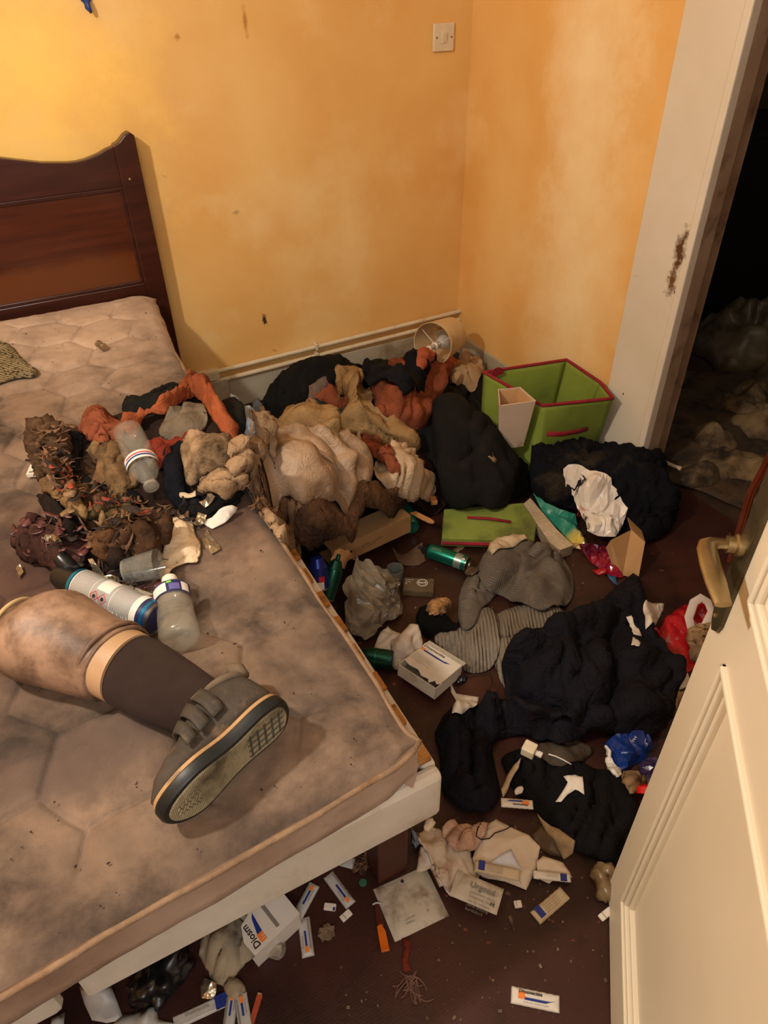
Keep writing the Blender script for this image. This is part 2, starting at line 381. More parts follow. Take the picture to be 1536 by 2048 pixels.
m_white = mat('dirty_white_gloss', 'D8CFBF', 'CFC4B0', 3, rough=.38, bump=.05, bscale=60, spots=('8A7050', 60, .77),
             masks=[(pv(PX(1368, 500, XW)), (1, .026, .07), '5A3B22', .35, .95, 45), (pv(PX(1350, 560, XW)), (1, .022, .06), '6B4A2E', .3, .85, 60),
                    (pv(PX(1356, 583, XW)), (1, .005, .008), '2A1B10', .5, .9, 20), (pv(PX(1252, 786, XW)), (1, .0035, .0035), '1c140e', .6, 1.0, 3)])
m_jamb = mat('jamb_paint', 'A08872', '8A705A', 6, rough=.5, bump=.1, stain='5A4330', samt=.25, sscale=12)
m_skirt = mat('grey_skirting', 'B4AC98', '9D937E', 5, rough=.6, bump=.05, stain='7D6B50', samt=.3)
m_floor = mat('worn_red_floor', '3E2019', '281410', 4, rough=.42, bump=.12, bscale=90, stain='1A0D09', samt=.5, sscale=3.5, spots=('6E3A2A', 40, .70), weave=.015, wscale=60, wdir='Y', spec=.35)
m_hallfloor = mat('filthy_hall_floor', '2B1B12', '3D2A1C', 6, rough=.7, stain='120B07', samt=.5)
m_hall = mat('hall_wall', '6B5A40', '5A4A34', 3, rough=.8)
m_ceil = mat('ceiling_paint', 'CFC6B4', rough=.9)

def struct(name, mb, m, **k):
    o = mb.build(name, m, **k); o['kind'] = 'structure'; return o
struct('floor', MB().box(-2.3, XW+.09, -1.3, YW+.1, -.06, 0), m_floor)
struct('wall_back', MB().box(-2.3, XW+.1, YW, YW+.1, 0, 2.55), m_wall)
wr = MB().box(XW, XW+.1, 1.512, YW, 0, 2.55).box(XW, XW+.1, -.4, .46, 0, 2.55).box(XW, XW+.1, .46, 1.512, 2.06, 2.55)
struct('wall_right', wr, m_wallr)
struct('wall_left', MB().box(-2.3, -2.2, -.4, YW, 0, 2.55), m_wall)
struct('wall_front', MB().box(-2.3, -.66, -.5, -.4, 0, 2.55).box(.20, XW+.1, -.5, -.4, 0, 2.55).box(-.66, .20, -.5, -.4, 2.06, 2.55), m_wall)
struct('ceiling', MB().box(-2.3, XW+.1, -.5, YW+.1, 2.55, 2.6), m_ceil)
# doorway casing on the right wall: a flat white board, a raised bead at its edge, and the darker jamb behind it
tr = MB().box(XW-.012, XW+.1, 1.335, 1.512, 0, 2.06)
struct('trim_1', tr, m_white, bevel=.002)
struct('trim_2', MB().box(XW-.02, XW+.03, 1.310, 1.334, 0, 2.06), m_white, bevel=.004)
struct('trim_3', MB().box(XW+.006, XW+.055, 1.3095, 1.33, 0, 2.06).box(XW+.03, XW+.1, 1.318, 1.34, 0, 2.06), m_jamb, bevel=.002)
struct('trim_4', MB().box(XW-.012, XW+.06, .46, .64, 0, 2.06), m_white, bevel=.002)
struct('baseboard_back', MB().box(-2.2, XW, YW-.014, YW, 0, .112), m_skirt, bevel=.003)
struct('baseboard_right', MB().box(XW-.012, XW, 1.513, YW-.015, 0, .056+.03), m_skirt, bevel=.003)
# hallway beyond
struct('floor_hall', MB().box(XW+.09, 4.2, -.2, 4.2, -.06, -.001), m_hallfloor)
struct('wall_hall', MB().box(4.1, 4.2, -.2, 4.2, 0, 2.55), m_hall)
struct('wall_hall_end', MB().box(XW+.1, 4.2, 3.1, 3.2, 0, 2.55), m_hall)
struct('ceiling_hall', MB().box(XW+.1, 4.2, -.2, 4.2, 2.55, 2.6), m_ceil)
struct('wall_hall_near', MB().box(XW+.1, 4.2, -.3, -.2, 0, 2.55), m_hall)

# ------------------------------------------------------------------ entry door, opened into the room
m_door = mat('cream_door_paint', 'D8CDB8', 'D0C4AC', 2, rough=.42, bump=.03, bscale=40, spots=('8A7452', 14, .80))
P0 = PZ(1216.5, 1773, 0.0); az = R(41)
dX = Vector((-math.sin(az), -math.cos(az), 0)); dN = Vector((-math.cos(az), math.sin(az), 0))  # local X: from free edge to hinge; N towards the bed
DM = Matrix((dX, -dN, Vector((0, 0, 1)))).transposed().to_4x4(); DM.translation = Vector((P0[0], P0[1], 0.0))
door = empty('door_1', DM); door['kind'] = 'structure'
LW = .73; H = 2.03
def stileframe():
    mb = MB(); a = .083
    mb.box(0, a, 0, .04, .006, H); mb.box(LW-a, LW, 0, .04, .006, H)
    for z0, z1 in ((.006, .133), (.737, .832), (H-.12, H)): mb.box(a, LW-a, 0, .04, z0, z1)
    return mb
stileframe().build('door_frame', m_door, door)
for z0, z1 in ((.133, .737), (.832, H-.12)):
    MB().box(.083, LW-.083, .012, .028, z0, z1).build('door_panel', m_door, door)
    for (x0, x1, a, b) in ((.083, .083+.026, z0, z1), (LW-.109, LW-.083, z0, z1)):
        mb = MB()
        for k, (o_, d_) in enumerate(((0, -.006), (.009, -.002), (.018, .004))): mb.box(x0+o_, x0+o_+.008, d_, .014, a+o_*(x0 < .3), b-o_*(x0 < .3))
        mb.build('moulding', m_door, door, bevel=.0025)
    for zz, s in ((z0, 1), (z1, -1)):
        mb = MB()
        for k, (o_, d_) in enumerate(((0, -.006), (.009, -.002), (.018, .004))):
            za, zb = sorted((zz+s*o_, zz+s*(o_+.008))); mb.box(.083+o_, LW-.083-o_, d_, .014, za, zb)
        mb.build('moulding', m_door, door, bevel=.0025)
m_brass = mat('aged_brass', 'A8946C', '8C7A58', 20, rough=.33, metal=.9, bump=.03)
m_brassd = mat('dull_brass_plate', '5E543F', '4A4233', 15, rough=.42, metal=.7, bump=.05, stain='2c2418', samt=.3)
pl = [(.006, .752), (.012, .738), (.024, .728), (.036, .738), (.042, .752), (.042, .968), (.036, .982), (.024, .990), (.012, .982), (.006, .968)]
PLM = Matrix(((1, 0, 0, 0), (0, 0, -1, 0), (0, 1, 0, 0), (0, 0, 0, 1)))
hp = MB().prism(pl, 0, .007, PLM).build('handle_plate', m_brassd, door, bevel=.002)
MB().lathe([(.0035, .007), (.0035, .009), (.002, .010)], 8, PLM@Matrix.Translation((.024, .752, 0))).build('screw', m_brass, hp)
MB().lathe([(.0035, .007), (.0035, .009), (.002, .010)], 8, PLM@Matrix.Translation((.024, .966, 0))).build('screw', m_brass, hp)
hz_ = .862
lv = MB().lathe([(.013, .006), (.013, .014), (.010, .016), (.010, .024)], 20, PLM@Matrix.Translation((.024, hz_, 0)))
lv.build('collar', m_brass, hp, smooth='auto')
DMi = DM.inverted()
path = [(.024, -.014, hz_), (.024, -.030, hz_), (.025, -.038, hz_), (.029, -.044, hz_), (.038, -.046, hz_), (.062, -.045, hz_-.001), (.090, -.042, hz_-.003), (.116, -.038, hz_-.006)]
MB().tube(path, [.0085, .0085, .0095, .0105, .011, .0115, .0112, .0090], 16, flat=.5).build('door_handle', m_brass, door, smooth='auto')
MB().lathe([(.0055, .007), (.004, .0075)], 10, PLM@Matrix.Translation((.024, .79, 0))).build('keyhole', mat('keyhole_black', '0a0806'), hp)

# ------------------------------------------------------------------ light switch, hook, pipes
m_switch = mat('aged_white_plastic', 'D9CDB4', 'CDBFA2', 20, rough=.35, bump=0)
c0 = (PY(866, 50, YW)+PY(904, 98, YW))/2
sw = empty('light_switch', Matrix.Translation(Vector((c0[0], YW, c0[2]))), 'square off-white rocker light switch on the back wall near the corner', 'light switch')
MB().box(-.040, .040, -.010, 0, -.040, .040).build('switch_plate', m_switch, sw, bevel=.003)
MB().add([(-.010, -.010, -.017), (.010, -.010, -.017), (.010, -.010, .017), (-.010, -.010, .017), (-.009, -.013, -.015), (.009, -.013, -.015), (.009, -.016, .015), (-.009, -.016, .015)],
         [(0, 1, 5, 4), (1, 2, 6, 5), (2, 3, 7, 6), (3, 0, 4, 7), (4, 5, 6, 7)]).build('rocker', m_switch, sw, bevel=.001)
for s in (-1, 1): MB().lathe([(.003, 0), (.003, .0015)], 8, Matrix.Translation((s*.029, -.010, 0))@Matrix.Rotation(R(90), 4, 'X')).build('screw', mat('screw_dark', '6a5a44', rough=.5), sw)
bh = PY(172, 6, YW); m_blue = mat('blue_plastic', '1F3F86', '18336C', 30, rough=.35, bump=0)
hk = empty('wall_hook', Matrix.Translation(Vector((bh[0], YW, bh[2]))), 'small blue plastic wall hook at the top of the back wall', 'hook')
MB().prism([(-.018, .012), (-.016, .04), (.016, .04), (.018, .012), (.008, -.002), (.010, -.012), (.002, -.020), (-.006, -.012), (-.006, -.001)], 0, .008, PLM).build('hook_plate', m_blue, hk, bevel=.002)
MB().tube([(0, -.008, .012), (0, -.022, .004), (0, -.028, -.010), (.004, -.024, -.020)], [.006, .006, .006, .004], 10).build('hook_arm', m_blue, hk, smooth=True)
m_pipe = mat('painted_pipe', 'D3C6AA', 'C4B596', 12, rough=.45, bump=.08, stain='8a7350', samt=.12, sscale=14)
tp = empty('heating_pipe', (.5, YW-.022, .172), 'upper painted heating pipe along the back wall above the skirting', 'pipe')
MB().tube([(.0, 0, -.004), (XW-.5-.002, 0, .010)], .0085, 14).build('pipe_run', m_pipe, tp, smooth='auto')
lp = empty('heating_pipe', (.5, YW-.022, .138), 'lower painted heating pipe along the back wall nearest the skirting', 'pipe')
MB().tube([(.05, 0, -.008), (XW-.5-.002, 0, .008)], .0085, 14).build('pipe_run', m_pipe, lp, smooth='auto')
pc = PY(628, 695, YW)
for par, z in ((tp, .175), (lp, .138)):
    MB().box(pc[0]-.5-.006, pc[0]-.5+.006, -.012, .021, z-par.location.z-.013, z-par.location.z+.013).build('pipe_clip', m_pipe, par, bevel=.002)
jb = PY(415, 752, YW)
bx = empty('junction_box', (jb[0]-.01, YW, .155), 'cream plastic junction box at the left end of the pipes beside the bed', 'junction box')
MB().box(-.03, .05, -.030, 0, -.018, .022).build('box_body', m_pipe, bx, bevel=.003)
MB().box(-.01, .075, -.034, 0, -.15, -.02).build('box_cover', m_skirt, bx, bevel=.003)

# ================================================================== BED
m_wood = mat('dark_cherry_wood', '3E1C12', '2C120C', 6, rough=.32, bump=.04, grain=(.6, 1, 7), coat=.25)
m_woodp = mat('cherry_wood_panel', '4E2414', '3C1A0F', 5, rough=.28, bump=.03, grain=(.5, 1, 9), coat=.3, masks=[((.2, 0, .60), (2.2, .2, .06), '5C3014', .6, 1.1, 3)])
bed = empty('bed', (-.3, 2.38, 0), 'dark cherry wood bed frame with a curved headboard against the yellow wall', 'bed frame')
BL = Matrix.Translation((.3, -2.38, 0))
for s in (1, -1):
    cx = .395 if s == 1 else -.995
    pr = [(-.032, 0), (.032, 0), (.032, .978), (.018, .988), (.004, .982), (-.016, .965), (-.034, .957), (-.034, .935)]
    pr = [(p*s+cx, q) for p, q in pr]
    MB().prism(pr, -2.402, -2.362, BL@PLM).build('headboard_post', m_wood, bed, bevel=.004)
    MB().lathe([(.004, 0), (.004, .003), (.002, .004)], 8, Matrix.Translation((cx-.008+.3, -.018, .865))@Matrix.Rotation(R(90), 4, 'X')).build('bed_bolt', m_brass, bed)
xs = np.linspace(-.962, .363, 60)
def topz(x):
    a = abs(x+.3)  # distance from the headboard's centre
    return float(np.interp(a, [0, .2, .36, .46, .54, .58, .62, .655, .665], [1.02, .99, .957, .934, .925, .929, .940, .955, .955]))
mb = MB().prism([(x, .845) for x in (xs[0], xs[-1])]+[(x, topz(x)) for x in xs[::-1]], -2.398, -2.368, BL@PLM)
mb.build('top_rail', m_wood, bed, bevel=.003)
MB().box(-.962, .363, -.008, .012, .555, .85, BL@Matrix.Translation((0, 2.38, 0))).build('headboard_panel', m_woodp, bed)
mb = MB()
mb.box(-.962, .363, -.014, -.008, .835, .846, BL@Matrix.Translation((0, 2.38, 0))); mb.box(.352, .362, -.014, -.008, .56, .84, BL@Matrix.Translation((0, 2.38, 0)))
mb.box(-.962, .363, -.014, -.008, .556, .566, BL@Matrix.Translation((0, 2.38, 0)))
mb.build('panel_bead', m_wood, bed, bevel=.002)
MB().box(-.962, .363, -.016, .018, .20, .556, BL@Matrix.Translation((0, 2.38, 0))).build('bottom_rail', m_wood, bed, bevel=.003)
m_leg = mat('brown_red_leg', '4A2015', '38160E', 10, rough=.45, bump=.04)
for (lx, ly) in ((.293, .56), (-.93, .56)):
    MB().box(-.032, .032, 0, .05, 0, .308, Matrix.Translation((lx+.3, ly-2.38, 0))).build('leg', m_leg, bed, bevel=.004)

# base: two white upholstered halves with slats on top
m_base = mat('soiled_white_ticking', 'C6BAA8', 'B3A591', 5, rough=.85, stain='8F7458', samt=.28, sscale=4, bump=.1)
m_slat = mat('plywood_slat', 'A8702F', '8C5720', 8, rough=.6, grain=(1, 8, 1), stain='3A2410', samt=.35)
b1 = empty('box_spring', (0, .53, .21), 'long white upholstered bed base half with wooden slats on the visible right side', 'bed base')
BB = Matrix.Translation((0, -.53, -.21))
def side(mb, x0, x1, y0, y1, z0, z1): mb.box(x0, x1, y0, y1, z0, z1, BB)
mb = MB(); side(mb, -.200, .341, .485, .511, .308, .420); mb.build('foot_rail', m_base, b1, bevel=.009)
mb = MB(); side(mb, .318, .343, .508, 2.3, .308, .418); mb.build('side_rail', m_base, b1, bevel=.007)
mb = MB(); side(mb, -.200, -.174, .508, 2.3, .308, .415); mb.build('side_rail', m_base, b1, bevel=.007)
y = .513
while y < 2.25:
    mb = MB(); g = rnd.uniform(-.004, .004); side(mb, -.185, .338+g, y, y+.040, .4205, .429); mb.build('slat', m_slat, b1, bevel=.002)
    y += .0735
b2 = empty('box_spring', (-.8, .53, .21), 'white upholstered bed base half at the bottom left edge with a rounded corner', 'bed base')
B2 = Matrix.Translation((.8, -.53, -.21))
MB().box(-1.0, -.226, .485, .511, .308, .420, B2).build('foot_rail', m_base, b2, bevel=.012)
MB().box(-1.0, -.974, .508, 2.3, .308, .415, B2).build('side_rail', m_base, b2, bevel=.007)
MB().box(-.252, -.226, .508, 2.3, .308, .415, B2).build('side_rail', m_base, b2, bevel=.007)
y = .62
while y < 2.25:
    MB().box(-.995, -.23, y, y+.052, .4205, .429, B2).build('slat', m_slat, b2); y += .2

# mattress
m_matt = mat('stained_mattress_ticking', '7F6855', '59483A', 6, rough=.9, stain='31261E', samt=.6, sscale=5.5, bump=.18, bscale=260, sheen=.05, wr=.10, wrs=12, spots=('2A1C13', 60, .76),
   masks=[((.4, .78, .19), (.9, .42, .5), 'B59C86', .2, 1.2, 4), ((.18, -.32, .19), (.26, .24, .3), '3E2820', .1, 1.1, 7), ((.48, -.18, .19), (.3, .2, .3), '54392B', .1, 1.2, 6),
          ((.2, -.72, .19), (.22, .07, .3), '54443A', .1, 1.1, 6), ((.0, -.45, .19), (.2, .2, .3), '5C4436', .1, 1.2, 6)])
mt = empty('mattress', (-.3, 1.4, .35), 'brown stained quilted mattress lying on the bed base', 'mattress')
NXm, NYm = 400, 580
def hexq(x, y):
    x, y = x*.8+y*.6+.022*noise(x/.2, y/.2, 3.1), -x*.6+y*.8+.022*noise(x/.2, y/.2, 8.1)
    s = .165; qx = x/s; qy = y/s/1.732
    d = []
    for ox, oy in ((0, 0), (.5, .5)):
        cx, cy = np.round(qx-ox)+ox, np.round(qy-oy)+oy; d.append((qx-cx, (qy-cy)*1.732))
    a = np.hypot(*d[0]); b = np.hypot(*d[1]); use = a < b
    px = np.where(use, d[0][0], d[1][0]); py = np.where(use, d[0][1], d[1][1])
    e = .5-np.maximum(np.abs(px), np.maximum(np.abs(px*.5+py*.866), np.abs(px*.5-py*.866)))
    return np.abs(e)*s
U, V = np.meshgrid(np.linspace(0, 1, NXm), np.linspace(0, 1, NYm))
U = 1-(1-U)**1.0
yb = bed_front(np.interp(U, [0, 1], [-1.03, .289])); YY = yb+(2.338-yb)*V
xr = bed_right(YY); XX = -1.03+(xr+1.03)*U
dd = np.minimum(np.minimum(XX+1.03, xr-XX), np.minimum(YY-yb, 2.338-YY))
cr = .05
dcx, dcy = np.clip(cr-(xr-XX), 0, None), np.clip(cr-(YY-yb), 0, None); rr = np.hypot(dcx, dcy)
sc = np.where((rr > cr) & (dcx > 0) & (dcy > 0), cr/np.maximum(rr, 1e-6), 1); XX = XX+dcx*(1-sc); YY = YY+dcy*(1-sc)
dcy2 = np.clip(.09-(2.338-YY), 0, None); dcx2 = np.clip(.09-(xr-XX), 0, None); rr = np.hypot(dcx2, dcy2)
sc = np.where((rr > .09) & (dcx2 > 0) & (dcy2 > 0), .09/np.maximum(rr, 1e-6), 1); XX = XX+dcx2*(1-sc)*.9; YY = YY-dcy2*(1-sc)
q = hexq(XX, YY); edge = np.clip(1-dd/.03, 0, 1)**2*.016
inn = np.clip((dd-.05)/.05, 0, 1)
ZT = ZM-.002-edge-(.0060*np.exp(-(q/.0038)**2)+.0050*np.exp(-(q/.016)**2))*inn+.005*noise(XX/.13, YY/.13)+.0018*noise(XX/.03, YY/.03, 5)
top = np.stack([XX, YY, ZT], -1)
mb = MB(); vs = top.reshape(-1, 3)-np.array([-.3, 1.4, .35])
fs = [(j*NXm+i, j*NXm+i+1, (j+1)*NXm+i+1, (j+1)*NXm+i) for j in range(NYm-1) for i in range(NXm-1)]
mb.add(vs.tolist(), fs); mb.build('mattress_top', m_matt, mt, smooth=True, fixn=False)
ring = [top[0, i] for i in range(NXm)]+[top[j, -1] for j in range(1, NYm)]+[top[-1, i] for i in range(NXm-2, -1, -1)]+[top[j, 0] for j in range(NYm-2, 0, -1)]
ring = np.array(ring)-np.array([-.3, 1.4, .35]); n = len(ring)
cen = np.array([-.07, 0]); lv_ = []
for k, (dz, io) in enumerate(((0, 0), (-.012, .003), (-.026, -.003), (-.055, .001), (-.08, -.002), (-.104, -.010), (-.108, -.016))):
    t = np.roll(ring, -1, 0)-np.roll(ring, 1, 0); nn = np.stack([t[:, 1], -t[:, 0]], 1); nn /= np.linalg.norm(nn, axis=1)[:, None]+1e-9
    p = ring.copy(); p[:, :2] += nn*(io+.004*noise(ring[:, 0]/.1, ring[:, 1]/.1, k*1.3)[:, None]*(k > 0)); p[:, 2] = ring[:, 2]+dz if k else ring[:, 2]
    if k > 4: p[:, 2] = .19+dz-.0035
    lv_.append(p)
m_mside = mat('mattress_border', 'A88E78', '8A6E58', 4, rough=.9, stain='6E5340', samt=.4, sscale=5, bump=.15, bscale=200)
mb = MB(); mb.add(np.vstack(lv_).tolist(), [(k*n+i, k*n+(i+1) % n, (k+1)*n+(i+1) % n, (k+1)*n+i) for k in range(len(lv_)-1) for i in range(n)])
mb.build('mattress_border', m_mside, mt, smooth=True)
m_pip = mat('mattress_piping', '8A6E52', '6E5640', 30, rough=.8, bump=.3, bscale=300, stain='6A4B30', samt=.3, sscale=12)
rp = lv_[1].copy(); rp[:, 2] += .008; rp = np.vstack([rp, rp[:1]])[::4]
MB().tube(rp.tolist(), .0048, 7, caps=False).build('piping', m_pip, mt, smooth=True)

# ================================================================== SOFT THINGS
# the heaps that the cloths lie over
def heap(px, py, z, rx, ry, rot=0, h=None):
    global T
    c = PZ(px, py, z); T = np.maximum(T, bump(c[0], c[1], h or z, rx, ry, rot))
heap(560, 960, .40, .17, .22, 10, .47)
heap(620, 905, .34, .22, .26, 0, .40)
heap(600, 1020, .26, .16, .18, 0, .34)
heap(720, 960, .16, .22, .18, 15, .20)
heap(760, 850, .18, .24, .22, 0, .24)
heap(790, 770, .14, .24, .16, 10, .17)
heap(650, 790, .12, .22, .18, 0, .18)
heap(930, 850, .20, .10, .22, -18, .22)
heap(945, 950, .10, .12, .16, -10, .12)
floorT = T.copy(); T = np.where(BEDM, ZM, blur(T, 5))
def hb(px, py, h, rx, ry, rot=0):
    global T
    c = PZ(px, py, ZM+h*.5); b_ = bump(c[0], c[1], h, rx, ry, rot); T = np.where(b_ > .002, np.maximum(T, ZM+b_), T)
hb(418, 805, .05, .075, .10); hb(455, 850, .05, .06, .08); hb(330, 870, .06, .12, .11); hb(420, 870, .07, .09, .12); hb(180, 920, .045, .13, .10); hb(270, 960, .05, .12, .10); hb(230, 1090, .03, .14, .08); hb(110, 920, .035, .06, .07)
hb(450, 940, .05, .08, .09)
T = blur(T, 2)
T = np.where(BEDM, np.maximum(T, ZM+.001), T)
def fab(n, a, b, st=None, sc=9, rough=.88, **k):
    k.setdefault('bump', .12); k.setdefault('bscale', 350); k['sheen'] = 0; k.setdefault('wr', .35); k.setdefault('spec', .15); return mat(n, a, b, sc, rough=rough, stain=st, samt=k.pop('samt', .35), **k)
f_black = fab('black_cloth', '0E0D0F', '080809', '1C1714'); f_navy = fab('navy_cloth', '0E1018', '090A10', '1C1814'); f_dark = fab('brown_black_rag', '2A1B14', '160F0C', '3E2A1C')
f_orange = fab('burnt_orange_cloth', '8A4A30', '6E3A26', '402214', 12, bump=.25); f_orange2 = fab('orange_cloth', '98502F', '7A3E24', '54280F', 12)
f_beige = fab('beige_satin', 'A88C70', '8E745A', '5E4836', 5, rough=.5, spec=.5); f_tan = fab('tan_cloth', '96784F', '7C603E', '4E3A26', 8, rough=.7)
f_brown = fab('crinkled_brown_sheet', '78593F', '583E2A', '33221A', 7, rough=.75, crumple=.3, crs=40, samt=.5, wr=.8, wrs=30); f_teal = fab('teal_cloth', '243634', '1C2A28')
f_coat = fab('charcoal_coat', '181816', '121211', '201C18', 5, rough=.92, samt=.15); f_coatb = fab('black_green_coat', '141412', '0D0D0C', '201b15')
f_mauve = fab('grey_mauve_cloth', '7C6A60', '5E5048', '453830'); f_pink = fab('pinkish_tissue', 'C9A78E', 'B58E76', '8E6A52', 14, bump=.3, crumple=.2, crs=60)
f_dirt = fab('charred_tan_cloth', 'A08058', '6E5234', '38261A', 14, samt=.6, bump=.4); f_sock = fab('black_sock_knit', '0C0C0D', '060607', bump=.5, weave=.3, wscale=400)
p_white = mat('white_card', 'D2CABE', 'C6BCAC', 9, rough=.6, bump=.03, stain='9a8468', samt=.12); p_dirty = mat('dirty_paper', 'C2B093', 'A8916F', 9, rough=.8, bump=.1, stain='6E5238', samt=.35)
p_kraft = mat('kraft_card', 'B08A5C', 'A07C50', 8, rough=.75, bump=.08, stain='6E4E30', samt=.15); p_scorch = mat('scorched_paper', '8E7350', '5C4630', 14, rough=.85, bump=.3, stain='2A1C12', samt=.6, crumple=.2)
ink = mat('black_ink', '16161A', rough=.6, bump=0); ink2 = mat('grey_ink', '77726A', rough=.7, bump=0); inkb = mat('blue_ink', '1B2E78', rough=.5, bump=0); inko = mat('orange_ink', 'E07B34', rough=.5, bump=0); inkr = mat('red_ink', 'B8242C', rough=.5, bump=0)
foil = mat('crushed_foil', 'B0A48C', '8C7E66', 30, rough=.3, metal=.8, bump=.1, crumple=.5, crs=90, stain='4a3824', samt=.3)
clearp = mat('clear_dirty_plastic', 'B9B2A2', '948A78', 14, rough=.15, bump=.1, alpha=.42, spec=.8, crumple=.3, crs=50)
greyp = mat('grey_white_poly', 'A79C88', '7A6E5C', 10, rough=.3, bump=.1, crumple=.6, crs=34, stain='4A3B2A', samt=.5, alpha=.93, spec=.6)

# ---- big heap on the floor between the bed and the wall
cloth('rag_layer', 'dark brown rags forming the bottom layer of the big heap beside the bed', 'rags',
      [(470, 850), (540, 800), (600, 748), (700, 740), (820, 735), (900, 740), (960, 780), (1010, 880), (1010, 985), (900, 1000), (820, 1010), (700, 1070), (640, 1095), (570, 1060), (520, 990)], f_dark, .006,
      folds=(('b', .008, .06, 40, 1.6, .03),), rag=.006)
cloth('plastic_bag', 'pale blue-grey plastic bag tucked behind the beige sheet near the mattress', 'plastic bag',
      [(462, 815), (505, 808), (530, 820), (560, 838), (556, 868), (520, 880), (480, 862)], mat('blue_grey_plastic', '8A96A4', '6C7682', 12, rough=.25, crumple=.4, crs=30, bump=.05, alpha=.9), .03, .03, folds=(('r', .012, .04, 20, 2, .02),), rag=.003, shade=False, res=.01)
cloth('dark_blanket', 'black blanket edge between the orange cloth on the bed and the skirting', 'blanket',
      [(440, 812), (470, 808), (490, 830), (492, 862), (470, 880), (450, 850)], f_coatb, .02, .03, folds=(('b', .01, .03, 60, 3, .02),))
cloth('black_coat', 'black coat lying along the skirting at the back of the big heap', 'coat',
      [(540, 845), (548, 805), (585, 770), (622, 742), (680, 738), (740, 740), (790, 742), (800, 765), (740, 780), (680, 785), (640, 800), (610, 835), (575, 850)], f_coatb, .05, .04,
      folds=(('b', .02, .05, 20, 3, .03),), ridges=[([(560, 820), (620, 765), (700, 752)], .02, .02)])
cloth('grey_rag', 'grey mauve rag strip at the back left of the big heap', 'rag',
      [(598, 815), (612, 785), (632, 765), (655, 762), (660, 778), (640, 795), (622, 818), (606, 824)], f_mauve, .035, .03, folds=(('b', .01, .015, 55, 5, .01),))
cloth('orange_cloth', 'orange cloth with gathered folds left of the knotted tan cloth', 'cloth',
      [(610, 815), (628, 785), (660, 772), (695, 770), (720, 785), (728, 815), (700, 826), (660, 822), (632, 830)], f_orange, .05, .035,
      folds=(('b', .014, .022, -20, 5, .015),), rag=.003)
cloth('teal_cloth', 'dark teal cloth showing between the beige sheet and tan roll', 'cloth',
      [(622, 822), (660, 820), (710, 828), (740, 860), (760, 905), (748, 935), (715, 905), (690, 870), (660, 850)], f_teal, .02, .04, folds=(('b', .008, .03, 60, 5, .01),))
cloth('tan_cloth', 'tan wrinkled cloth just above the beige satin sheet', 'cloth',
      [(548, 860), (568, 828), (600, 818), (640, 828), (668, 850), (680, 880), (660, 890), (620, 868), (585, 876), (555, 885)], f_tan, .04, .05,
      folds=(('b', .016, .03, 10, 4, .02),), ridges=[([(560, 850), (610, 840), (660, 868)], .02, .012)])
cloth('orange_shawl', 'burnt orange shawl coiled on the right of the big heap', 'shawl',
      [(735, 800), (752, 770), (775, 740), (790, 712), (815, 703), (838, 718), (860, 722), (905, 735), (912, 755), (890, 775), (878, 800), (862, 830), (845, 862), (812, 866), (778, 850), (748, 835)], f_orange, .05, .05,
      folds=(('b', .016, .032, 75, 3, .035), ('b', .008, .012, 60, 6, .02)), ridges=[([(745, 800), (790, 850), (835, 850), (860, 800), (870, 760)], .03, .014), ([(780, 780), (800, 815), (840, 800)], .025, .012)], rag=.004)
cloth('tan_twisted_sheet', 'twisted tan sheet knotted at its upper end in the big heap', 'sheet',
      [(672, 742), (700, 740), (725, 755), (730, 785), (748, 800), (770, 835), (808, 848), (830, 875), (832, 905), (805, 915), (770, 898), (735, 880), (698, 875), (685, 850), (700, 820), (690, 795), (672, 775)], f_tan, .075, .045,
      folds=(('b', .020, .024, -38, 6, .02),), ridges=[([(680, 750), (695, 790), (720, 800)], .022, .012), ([(692, 860), (740, 850), (800, 880), (825, 900)], .022, .012), ([(715, 780), (735, 820), (790, 858), (825, 880)], .02, .012)])
cloth('navy_garment', 'navy black garment draped over the top of the orange shawl', 'garment',
      [(724, 742), (740, 735), (760, 748), (795, 758), (806, 730), (830, 718), (862, 735), (880, 748), (850, 770), (830, 790), (808, 800), (790, 785), (752, 778), (730, 765)], f_navy, .03, .03, gap=.018,
      folds=(('b', .012, .03, -15, 4, .02),), ridges=[([(735, 752), (790, 770), (830, 745), (870, 750)], .018, .014)])
cloth('coral_cloth', 'bright coral orange cloth under the lamp shade', 'cloth',
      [(832, 725), (860, 712), (895, 718), (912, 735), (915, 757), (896, 765), (880, 748), (858, 738)], mat('coral_cloth', 'A85638', '90462C', 9, rough=.85, bump=.1), .03, .025, folds=(('b', .01, .02, -10, 4, .01),), rag=.003)
cloth('beige_satin_sheet', 'large beige satin sheet spilling off the bed in soft curved folds', 'sheet',
      [(485, 965), (500, 925), (535, 890), (560, 866), (600, 858), (640, 858), (675, 870), (712, 878), (738, 905), (748, 940), (735, 968), (700, 985), (655, 1008), (608, 1018), (560, 1012), (520, 995)], f_beige, .045, .07,
      folds=(('b', .004, .06, -62, 4, .02),), ridges=[([(600, 868), (640, 905), (640, 960), (600, 990)], .02, .016), ([(640, 866), (690, 915), (690, 960), (650, 990)], .022, .016), ([(690, 880), (725, 925), (722, 962), (690, 985)], .02, .015), ([(560, 870), (590, 895), (605, 940)], .014, .014), ([(620, 862), (665, 905), (668, 950)], -.010, .012), ([(665, 872), (708, 925), (705, 965)], -.010, .012)],
      res=.006)
